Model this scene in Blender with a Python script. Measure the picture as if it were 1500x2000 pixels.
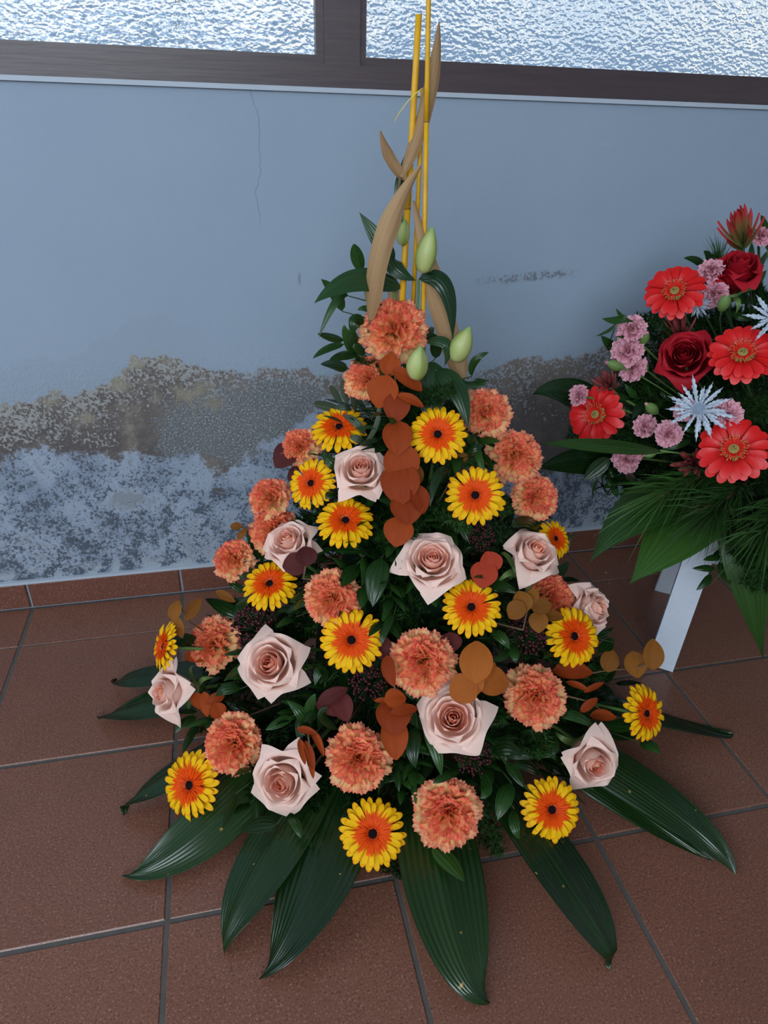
import bpy, math, random
from mathutils import Vector, Matrix, Quaternion, noise

for o in list(bpy.data.objects):
    bpy.data.objects.remove(o)
S = bpy.context.scene
COL = S.collection
V = Vector
PI = math.pi
rnd = random.Random(7)

# ------------------------------------------------------------------ camera
WALL_Y = 1.4152
cam_data = bpy.data.cameras.new('camera')
cam_data.sensor_fit = 'VERTICAL'
cam_data.sensor_height = 36.0
cam_data.lens = 36.0 * 1359.687 / 2000.0
cam_data.clip_start = 0.02
cam = bpy.data.objects.new('camera', cam_data)
COL.objects.link(cam)
cr, cu, cf = V((0.97586542, -0.21666843, 0.02722995)), V((0.08327222, 0.48449559, 0.87082131)), V((0.20187228, 0.84753691, -0.49084496))
cam.matrix_world = Matrix(((cr.x, cu.x, -cf.x, 0), (cr.y, cu.y, -cf.y, 0), (cr.z, cu.z, -cf.z, 0.98996), (0, 0, 0, 1)))
S.camera = cam

# ------------------------------------------------------------------ light
S.view_settings.view_transform = 'Standard'
S.view_settings.look = 'None'
S.view_settings.gamma = 1.0
S.view_settings.use_curve_mapping = False
S.view_settings.exposure = 0.64

S.cycles.max_bounces = 6
S.cycles.diffuse_bounces = 4
S.cycles.glossy_bounces = 2
S.cycles.transmission_bounces = 5
S.cycles.caustics_reflective = False

S.cycles.adaptive_threshold = 0.05

world = bpy.data.worlds.new('overcast_sky')
S.world = world
world.use_nodes = True
wn, wl = world.node_tree.nodes, world.node_tree.links
wn.clear()
w_out = wn.new('ShaderNodeOutputWorld')
w_bg = wn.new('ShaderNodeBackground')
w_tc = wn.new('ShaderNodeTexCoord')
w_sep = wn.new('ShaderNodeSeparateXYZ')
w_ramp = wn.new('ShaderNodeValToRGB')
w_ramp.color_ramp.elements[0].position = 0.0
w_ramp.color_ramp.elements[0].color = (0.72, 0.85, 1.0, 1)
w_ramp.color_ramp.elements[1].position = 0.6
w_ramp.color_ramp.elements[1].color = (0.38, 0.60, 0.92, 1)
w_noise = wn.new('ShaderNodeTexNoise')
w_noise.inputs['Scale'].default_value = 9.0
w_noise.inputs['Detail'].default_value = 4.0
w_mix = wn.new('ShaderNodeMixRGB')
w_mix.inputs[2].default_value = (1.25, 1.18, 1.05, 1)
w_cl = wn.new('ShaderNodeMapRange')
w_cl.inputs[1].default_value = 0.42
w_cl.inputs[2].default_value = 0.62
wl.new(w_tc.outputs['Generated'], w_sep.inputs[0])
wl.new(w_sep.outputs[2], w_ramp.inputs[0])
wl.new(w_tc.outputs['Generated'], w_noise.inputs[0])
wl.new(w_noise.outputs[0], w_cl.inputs[0])
wl.new(w_cl.outputs[0], w_mix.inputs[0])
wl.new(w_ramp.outputs[0], w_mix.inputs[1])
wl.new(w_mix.outputs[0], w_bg.inputs[0])
w_bg.inputs[1].default_value = 0.62
wl.new(w_bg.outputs[0], w_out.inputs[0])


def area_light(name, loc, target, sx, sy, power, color):
    d = bpy.data.lights.new(name, 'AREA')
    d.shape = 'RECTANGLE'
    d.size, d.size_y, d.energy, d.color = sx, sy, power, color
    o = bpy.data.objects.new(name, d)
    COL.objects.link(o)
    o.location = loc
    o.rotation_euler = (V(target) - V(loc)).to_track_quat('-Z', 'Y').to_euler()
    return o


# daylight entering the room through the big windows behind and beside the viewer
area_light('daylight_rear_windows', (-0.9, -2.3, 1.75), (0.3, 1.2, 0.5), 3.0, 1.5, 70, (0.80, 0.90, 1.0))
area_light('daylight_side_window', (-2.0, 0.3, 1.7), (0.5, 1.0, 0.4), 1.3, 1.3, 10, (0.80, 0.90, 1.0))


# ------------------------------------------------------------------ where things stand (metres; position, facing, size, label)
CARNATIONS = [
    ((0.2397,0.9785,0.7285), (-0.1765,-0.6469,0.7419), 0.0518, 'peach carnation at the very top of the cone, right under the yellow canes'),
    ((0.1995,0.9719,0.6598), (-0.3271,-0.5424,0.7738), 0.0385, 'peach carnation beside the top leaf of the rust eucalyptus column'),
    ((0.3811,0.9445,0.6054), (-0.0114,-0.7482,0.6634), 0.0423, 'coral carnation partly covered by a long dark lily leaf'),
    ((0.4267,0.9171,0.5423), (-0.0534,-0.7402,0.6703), 0.0446, 'middle one of three coral carnations stepping down beside the red bouquet'),
    ((0.4592,0.8932,0.477), (0.0076,-0.8042,0.5944), 0.0397, 'lowest of three coral carnations stepping down beside the red bouquet'),
    ((0.098,1.0029,0.5422), (-0.3923,-0.529,0.7525), 0.0337, 'pale yellow carnation with a dark red leaf behind its lower edge'),
    ((0.0472,0.9961,0.4623), (-0.4229,-0.2061,0.8824), 0.0376, 'side-on peach carnation against the flaking wall above another carnation'),
    ((0.0492,0.984,0.4092), (-0.3814,-0.3215,0.8667), 0.0440, 'coral carnation resting on the upper edge of a pink rose'),
    ((-0.0191,0.9792,0.3607), (-0.5429,-0.2906,0.7879), 0.0376, 'outermost peach carnation in front of the top of the baseboard'),
    ((0.1209,0.8108,0.3841), (-0.2054,-0.713,0.6704), 0.0453, 'peach carnation touching the large gerbera below it, feathery fern on its other side'),
    ((-0.0639,0.9551,0.2108), (-0.4905,-0.5588,0.6687), 0.0486, 'orange carnation turned aside between dark berries and an edge-on gerbera'),
    ((0.2341,0.7205,0.3257), (-0.2259,-0.6817,0.6959), 0.0485, 'largest coral carnation in the middle of the cone, just above a wide open rose'),
    ((0.4063,0.6948,0.2502), (-0.0789,-0.713,0.6968), 0.0487, 'tall oval peach carnation beside the brown eucalyptus leaves'),
    ((0.4823,0.8377,0.3245), (0.1565,-0.4145,0.8965), 0.0434, 'peach carnation half hidden under a rose, golden brown leaves in front'),
    ((-0.0419,0.7881,0.1455), (-0.3194,-0.6462,0.6931), 0.0482, 'carnation with pale yellow outer petals, just above a gerbera over the tiles'),
    ((0.1334,0.6759,0.201), (-0.232,-0.6589,0.7156), 0.0486, 'coral carnation directly above the lowest gerbera'),
    ((0.2515,0.6082,0.1389), (-0.1511,-0.6643,0.7321), 0.0499, 'lowest carnation, peach, above the longest floor leaf'),
]
GERBERAS = [
    ((0.1561,0.9605,0.5836), (-0.1701,-0.4109,0.8957), 0.0438, 'uppermost gerbera beside the wall, crossed by thin olive leaves'),
    ((0.2836,0.8754,0.6012), (-0.2597,-0.7514,0.6067), 0.0430, 'gerbera beside the rust eucalyptus column, under the lily leaves'),
    ((0.1114,0.9455,0.5027), (-0.5219,-0.6224,0.5833), 0.0399, 'gerbera tucked behind the petals of the topmost pink rose'),
    ((0.1483,0.8609,0.4798), (-0.124,-0.4276,0.8954), 0.0431, 'gerbera on a visible green stem above dark feathery fern'),
    ((0.3336,0.8356,0.5204), (-0.2717,-0.788,0.5524), 0.0444, 'round gerbera between two coral carnations and the eucalyptus column'),
    ((0.4888,0.8678,0.4103), (0.3697,-0.6592,0.6548), 0.0329, 'small gerbera peeking out behind a pink rose'),
    ((0.0366,0.9002,0.355), (-0.224,-0.3702,0.9015), 0.0438, 'gerbera tilted upward below a pink rose and dark red leaf'),
    ((0.1406,0.7647,0.341), (-0.1879,-0.745,0.6401), 0.0468, 'large orange gerbera overlapping the carnation above it'),
    ((0.3115,0.7516,0.3846), (-0.2313,-0.6216,0.7484), 0.0440, 'gerbera below a heart-shaped red leaf'),
    ((0.4824,0.7523,0.3055), (0.1771,-0.7451,0.643), 0.0480, 'gerbera turned aside in front of the open rose over the tiles'),
    ((-0.1342,0.9248,0.2383), (-0.8658,-0.2184,0.4503), 0.0406, 'edge-on gerbera seen from the side over the bare tiles'),
    ((-0.1077,0.7733,0.0847), (-0.5263,-0.52,0.6728), 0.0515, 'gerbera turned aside above a glossy floor leaf and below a pale carnation'),
    ((0.145,0.616,0.1126), (-0.1418,-0.6084,0.7808), 0.0477, 'lowest gerbera at the front of the cone'),
    ((0.4124,0.6079,0.1068), (-0.0332,-0.7244,0.6886), 0.0463, 'gerbera lying over a floor leaf, below the drooping rose'),
    ((0.6074,0.7027,0.1688), (0.3593,-0.7265,0.5858), 0.0462, 'outermost gerbera turned towards the white stand'),
]
ROSES = [
    ((0.1754,0.8878,0.5455), (-0.1232,-0.5906,0.7975), 0.0437, 'topmost pale pink rose beside the rust eucalyptus column', 'half'),
    ((0.0713,0.9136,0.4189), (-0.3539,-0.3722,0.858), 0.0440, 'pink rose with a dark red leaf lying over its lower edge', 'half'),
    ((0.2608,0.7882,0.4473), (-0.1978,-0.4934,0.847), 0.0515, 'open pink rose in the middle, between fern and gerbera', 'open'),
    ((0.4239,0.8147,0.4176), (0.17,-0.4584,0.8723), 0.0459, 'pale rose leaning outward, small gerbera behind it', 'bud'),
    ((0.0286,0.8145,0.2709), (-0.31,-0.615,0.725), 0.0532, 'pale pink rose below the dark berry cluster, one corner petal unfolded', 'half'),
    ((0.2705,0.6736,0.2534), (-0.2466,-0.5775,0.7782), 0.0544, 'widest open rose with peach heart, below the largest coral carnation', 'open'),
    ((-0.1321,0.9261,0.1399), (-0.7626,-0.4705,0.4439), 0.0484, 'pale rose bud seen side-on over the floor leaves', 'bud'),
    ((0.0305,0.7051,0.146), (-0.3736,-0.7935,0.4804), 0.0517, 'whitish rose drooping forward above the floor leaves', 'half'),
    ((0.4986,0.6648,0.1325), (-0.0947,-0.9228,0.3736), 0.0487, 'drooping pink rose bud with a green sepal, over long floor leaves', 'bud'),
    ((0.5417,0.8105,0.3076), (0.4945,-0.6671,0.5571), 0.0449, 'open rose turned away over bare tiles, behind a gerbera', 'half'),
]
BERRIES = [
    ((0.0072,0.8925,0.2827), (-0.2809,-0.5848,0.761), 0.0374, 'dark berry cluster beside the carnation and above a pale rose'),
    ((0.1608,0.7377,0.2844), (-0.1419,-0.6432,0.7524), 0.0288, 'dark berry cluster under the large orange gerbera'),
    ((0.4049,0.7515,0.3209), (-0.1506,-0.6118,0.7765), 0.0323, 'dark berry cluster below the golden brown eucalyptus'),
    ((0.3008,0.6556,0.1921), (-0.1833,-0.6357,0.7499), 0.0289, 'dark berry cluster under the widest open rose'),
    ((0.3436,0.8194,0.4579), (-0.2113,-0.7011,0.6811), 0.0211, 'small dark berry cluster above the gap between two pink roses'),
]
EUCALYPTUS = [
    ('rust', 'tall column of overlapping rust eucalyptus leaves down the middle of the cone', [((0.2249,0.935,0.6881),(-0.2107,-0.8492,0.4842),(0.2496,0.4321,0.8666),0.0334,0.0305),((0.212,0.9195,0.654),(-0.3968,-0.8184,0.4157),(-0.363,-0.2761,-0.8899),0.0479,0.0465),((0.2456,0.9105,0.6728),(0.069,-0.8643,0.4982),(0.8083,-0.2442,-0.5357),0.0517,0.0244),((0.2275,0.8974,0.6384),(-0.2146,-0.8174,0.5347),(-0.262,-0.4792,-0.8377),0.0446,0.0389),((0.2464,0.8946,0.6476),(0.0797,-0.7909,0.6068),(0.8904,-0.2173,-0.4001),0.0416,0.0158),((0.2244,0.8754,0.6012),(-0.1992,-0.7313,0.6523),(-0.125,-0.6413,-0.7571),0.0518,0.0432),((0.2272,0.8548,0.571),(-0.2241,-0.8266,0.5163),(0.0798,-0.5435,-0.8356),0.0560,0.0517),((0.2225,0.8405,0.5464),(-0.3043,-0.7256,0.6172),(-0.1339,-0.6089,-0.7819),0.0602,0.0559),((0.2286,0.8213,0.5177),(-0.2134,-0.7298,0.6495),(0.0463,-0.6716,-0.7394),0.0473,0.0487),((0.2139,0.808,0.4887),(-0.2933,-0.6831,0.6689),(-0.3175,-0.5903,-0.7421),0.0430,0.0430),((0.2457,0.8236,0.5288),(0.155,-0.8776,0.4537),(0.2365,-0.4129,-0.8795),0.0430,0.0287)],
     [(0.2317,0.9465,0.7006),(0.2305,0.9245,0.6703),(0.2284,0.9002,0.6335),(0.2266,0.8778,0.5962),(0.2275,0.8539,0.5594),(0.2269,0.8305,0.5227),(0.2171,0.8073,0.4787),(0.2609,0.9311,0.361)]),
    ('tan', 'whorl of orange brown eucalyptus leaves beside the largest coral carnation', [((0.3036,0.6933,0.3378),(-0.2528,-0.4668,0.8474),(0.238,0.819,0.5221),0.0641,0.0470),((0.3255,0.6788,0.3095),(-0.0099,-0.6636,0.748),(0.9518,-0.2355,-0.1964),0.0531,0.0416),((0.295,0.6794,0.3143),(-0.2626,-0.5298,0.8064),(-0.1561,0.8481,0.5063),0.0398,0.0313),((0.2815,0.6747,0.3068),(-0.5536,-0.5555,0.6205),(-0.7779,0.079,-0.6234),0.0425,0.0425),((0.3135,0.6855,0.3244),(-0.1394,-0.3882,0.911),(0.9129,0.3061,0.2701),0.0428,0.0286)],
     [(0.3087,0.6825,0.309),(0.2969,0.672,0.2922),(0.298,0.6574,0.2674),(0.289,0.8789,0.2033)]),
    ('rust', 'bright rust eucalyptus sprig hanging above the lowest coral carnation', [((0.1887,0.6897,0.2904),(-0.0418,-0.4705,0.8814),(0.9987,-0.0467,0.0224),0.0313,0.0298),((0.1838,0.6783,0.2687),(-0.1515,-0.5191,0.8412),(-0.1746,-0.8236,-0.5397),0.0497,0.0497),((0.1852,0.7109,0.3236),(-0.4412,-0.4695,0.7648),(0.0485,-0.8634,-0.5021),0.0455,0.0213),((0.1996,0.6783,0.2773),(0.1732,-0.3765,0.9101),(0.9799,0.1588,-0.1208),0.0426,0.0170),((0.1827,0.6635,0.2447),(-0.1801,-0.6541,0.7347),(-0.0561,-0.7388,-0.6716),0.0596,0.0383),((0.1698,0.6928,0.2861),(-0.102,-0.3576,0.9283),(-0.9762,0.2155,-0.0242),0.0213,0.0085)],
     [(0.1917,0.7133,0.3203),(0.1888,0.6881,0.2775),(0.1822,0.6672,0.2408),(0.2487,0.8823,0.1835)]),
    ('red', 'pair of red heart-shaped leaves between two pink roses', [((0.342,0.7725,0.4455),(-0.2187,-0.6739,0.7057),(-0.204,0.7388,0.6423),0.0321,0.0335),((0.3297,0.7622,0.4328),(-0.4101,-0.6659,0.6232),(-0.3127,-0.5392,-0.782),0.0392,0.0392)],
     [(0.3424,0.7814,0.4509),(0.336,0.7693,0.4334),(0.3296,0.7561,0.4122),(0.2999,0.913,0.3118)]),
    ('darkred', 'two dark red round leaves lying over the tilted pink rose', [((0.0882,0.8474,0.4378),(0.0336,-0.7187,0.6945),(-0.0972,0.6892,0.718),0.0311,0.0326),((0.0719,0.8523,0.4213),(-0.2569,-0.7317,0.6314),(-0.9652,0.1613,-0.2058),0.0389,0.0344)],
     [(0.0908,0.8557,0.441),(0.0876,0.8453,0.4259),(0.0814,0.8355,0.4063),(0.2136,0.9407,0.3074)]),
    ('gold', 'golden brown eucalyptus sprig in front of the half hidden carnation', [((0.3853,0.7429,0.3918),(-0.3454,-0.5899,0.7299),(-0.1386,0.8013,0.582),0.0324,0.0294),((0.373,0.7336,0.385),(-0.5427,-0.6326,0.5525),(-0.6196,-0.1426,-0.7718),0.0307,0.0278),((0.4198,0.7472,0.3747),(-0.1947,-0.7071,0.6798),(0.9801,-0.1134,0.1628),0.0300,0.0255),((0.4111,0.7329,0.3587),(-0.2979,-0.7313,0.6135),(-0.1311,-0.6053,-0.7851),0.0313,0.0283),((0.4402,0.7457,0.3541),(-0.1674,-0.5437,0.8224),(0.9722,-0.2293,0.0463),0.0334,0.0182),((0.4047,0.7514,0.3922),(-0.3384,-0.513,0.7889),(0.6692,0.4582,0.585),0.0253,0.0194)],
     [(0.4124,0.7581,0.3864),(0.3955,0.7433,0.3764),(0.3849,0.7258,0.3541),(0.319,0.9023,0.2689)]),
    ('gold', 'golden brown eucalyptus twig reaching out before the white stand leg', [((0.5929,0.7323,0.2478),(-0.2973,-0.6188,0.7272),(-0.0105,-0.7594,-0.6505),0.0422,0.0374),((0.6025,0.7132,0.2837),(-0.2215,-0.6521,0.725),(0.243,0.6831,0.6887),0.0473,0.0316),((0.5709,0.7698,0.2274),(-0.2668,-0.6328,0.7269),(0.3404,0.6438,0.6853),0.0386,0.0302)],
     [(0.6068,0.7039,0.2787),(0.5928,0.7324,0.2403),(0.5686,0.7734,0.2024),(0.5037,0.745,0.2281),(0.3601,0.9086,0.1758)]),
    ('gold', 'small brown eucalyptus twig standing out over the baseboard and tiles', [((-0.1133,0.9374,0.2992),(-0.0924,-0.7234,0.6842),(0.3681,0.6137,0.6985),0.0327,0.0212),((-0.087,0.9514,0.287),(-0.0055,-0.6617,0.7498),(0.6041,0.5953,0.5298),0.0417,0.0200),((-0.1118,0.9383,0.2641),(-0.2072,-0.7521,0.6257),(0.2251,-0.659,-0.7176),0.0365,0.0199),((-0.0357,0.9734,0.29),(0.0605,-0.5992,0.7983),(0.8051,-0.4435,-0.3939),0.0376,0.0154)],
     [(-0.1069,0.941,0.3078),(-0.0957,0.947,0.2655),(-0.0669,0.9608,0.2232),(0.1618,0.9863,0.1674)]),
    ('rust', 'small rust eucalyptus tips just below the side-on rose bud', [((-0.0932,0.894,0.1402),(-0.0987,-0.5476,0.8309),(0.561,-0.7202,-0.4081),0.0340,0.0221),((-0.0805,0.874,0.1516),(-0.0329,-0.7119,0.7015),(0.082,-0.7014,-0.708),0.0401,0.0201),((-0.0642,0.8625,0.171),(0.0794,-0.5719,0.8164),(-0.938,-0.32,-0.133),0.0329,0.0181),((-0.0915,0.9491,0.1866),(-0.1029,-0.5957,0.7966),(0.9448,-0.3091,-0.109),0.0434,0.0226),((-0.0612,0.8425,0.1621),(0.0518,-0.7123,0.6999),(0.2688,-0.6651,-0.6967),0.0293,0.0277)],
     [(-0.0966,0.9142,0.133),(-0.0743,0.8698,0.1489),(-0.0591,0.8275,0.1433),(0.1647,0.9375,0.112)]),
    ('darkred', 'deep red eucalyptus leaves in the shade under the large orange gerbera', [((0.11,0.7484,0.2535),(-0.1737,-0.5372,0.8254),(0.9388,0.1628,0.3035),0.0494,0.0225),((0.1213,0.7346,0.2445),(-0.1011,-0.6243,0.7746),(0.2355,-0.7715,-0.591),0.0447,0.0328),((0.1012,0.7417,0.2363),(-0.2616,-0.4977,0.8269),(0.7598,-0.6346,-0.1416),0.0450,0.0150),((0.1828,0.7569,0.3267),(-0.0801,-0.7577,0.6477),(0.075,-0.6525,-0.754),0.0369,0.0295),((0.2812,0.7404,0.3345),(-0.1767,-0.7451,0.6431),(-0.1179,-0.6327,-0.7654),0.0296,0.0326)],
     [(0.1041,0.7596,0.2541),(0.1201,0.7413,0.2433),(0.1284,0.7233,0.2238),(0.23,0.9019,0.1707)]),
    ('rust', 'thin rust leaves fallen over the shoulder of the whitish rose', [((0.0678,0.6923,0.2024),(-0.0342,-0.4981,0.8664),(0.1766,-0.8563,-0.4853),0.0421,0.0131),((0.0579,0.6999,0.2033),(0.0589,-0.5981,0.7993),(0.1174,-0.7909,-0.6005),0.0364,0.0117),((0.0672,0.711,0.2284),(-0.0193,-0.4344,0.9005),(0.8912,-0.4157,-0.1814),0.0320,0.0116),((0.0784,0.6976,0.22),(0.1383,-0.6111,0.7794),(0.3045,-0.7226,-0.6206),0.0435,0.0116),((0.0683,0.6816,0.1883),(-0.0648,-0.6464,0.7603),(0.0704,-0.7629,-0.6426),0.0290,0.0087)],
     [(0.0683,0.7196,0.2294),(0.0691,0.7018,0.2071),(0.0701,0.6848,0.1842),(0.2096,0.8885,0.1412)]),
    ('rust', 'narrow rust eucalyptus leaves above the drooping rose bud', [((0.5475,0.7196,0.1555),(-0.1663,-0.3221,0.932),(0.9319,-0.3604,0.0417),0.0416,0.0216),((0.4935,0.7268,0.2251),(-0.2445,-0.3375,0.909),(0.773,-0.6339,-0.0275),0.0369,0.0112),((0.535,0.7431,0.1992),(-0.166,-0.3596,0.9182),(0.9607,0.1512,0.2328),0.0381,0.0099),((0.5147,0.7173,0.1889),(-0.1841,-0.4322,0.8828),(0.8987,0.2896,0.3292),0.0358,0.0146),((0.4888,0.7391,0.2466),(-0.1136,-0.2868,0.9512),(0.9735,-0.2233,0.0489),0.0641,0.0321),((0.5245,0.696,0.1502),(-0.2096,-0.4867,0.8481),(0.3598,-0.8449,-0.396),0.0359,0.0179)],
     [(0.5581,0.7341,0.1503),(0.5204,0.7276,0.1867),(0.4737,0.7155,0.2179),(0.3497,0.8983,0.1683)]),
    ('darkred', 'dark red leaves peeping out behind the pale yellow carnation', [((0.0788,1.0009,0.5252),(-0.3594,-0.7889,0.4985),(-0.6614,-0.1615,-0.7324),0.0482,0.0402),((0.1011,1.0031,0.5109),(-0.1821,-0.8361,0.5175),(0.8035,-0.4299,-0.4118),0.0488,0.0244),((0.0874,1.0019,0.4945),(-0.2752,-0.8553,0.4391),(-0.539,-0.2409,-0.8071),0.0278,0.0147)],
     [(0.0792,1.0009,0.5357),(0.0946,1.0026,0.5117),(0.1271,1.0044,0.4946),(0.2299,1.0028,0.3697)]),
    ('gold', 'two tiny brown leaves on a thin twig against the flaking wall', [((-0.0081,0.9826,0.4177),(-0.1749,-0.7209,0.6706),(-0.9765,0.214,-0.0247),0.0196,0.0131),((0.0005,0.9851,0.401),(-0.0911,-0.7939,0.6011),(0.7158,0.3675,0.5938),0.0231,0.0116)],
     [(-0.0105,0.9819,0.4184),(0.003,0.9858,0.4128),(0.031,0.9928,0.3962),(0.1961,0.9975,0.2971)]),
    ('gold', 'brown leaves in the shade behind the round gerbera', [((0.3378,0.9103,0.5493),(-0.1129,-0.8537,0.5084),(0.8129,-0.3736,-0.4469),0.0388,0.0311),((0.3566,0.9143,0.5375),(-0.1265,-0.8479,0.5148),(0.9575,-0.24,-0.16),0.0346,0.0267),((0.2567,0.8888,0.5318),(-0.1508,-0.8821,0.4462),(-0.0756,-0.4398,-0.8949),0.0379,0.0273)],
     [(0.3362,0.9192,0.5539),(0.3489,0.916,0.5372),(0.3126,0.8872,0.5195),(0.294,0.9587,0.3916)]),
]
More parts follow.
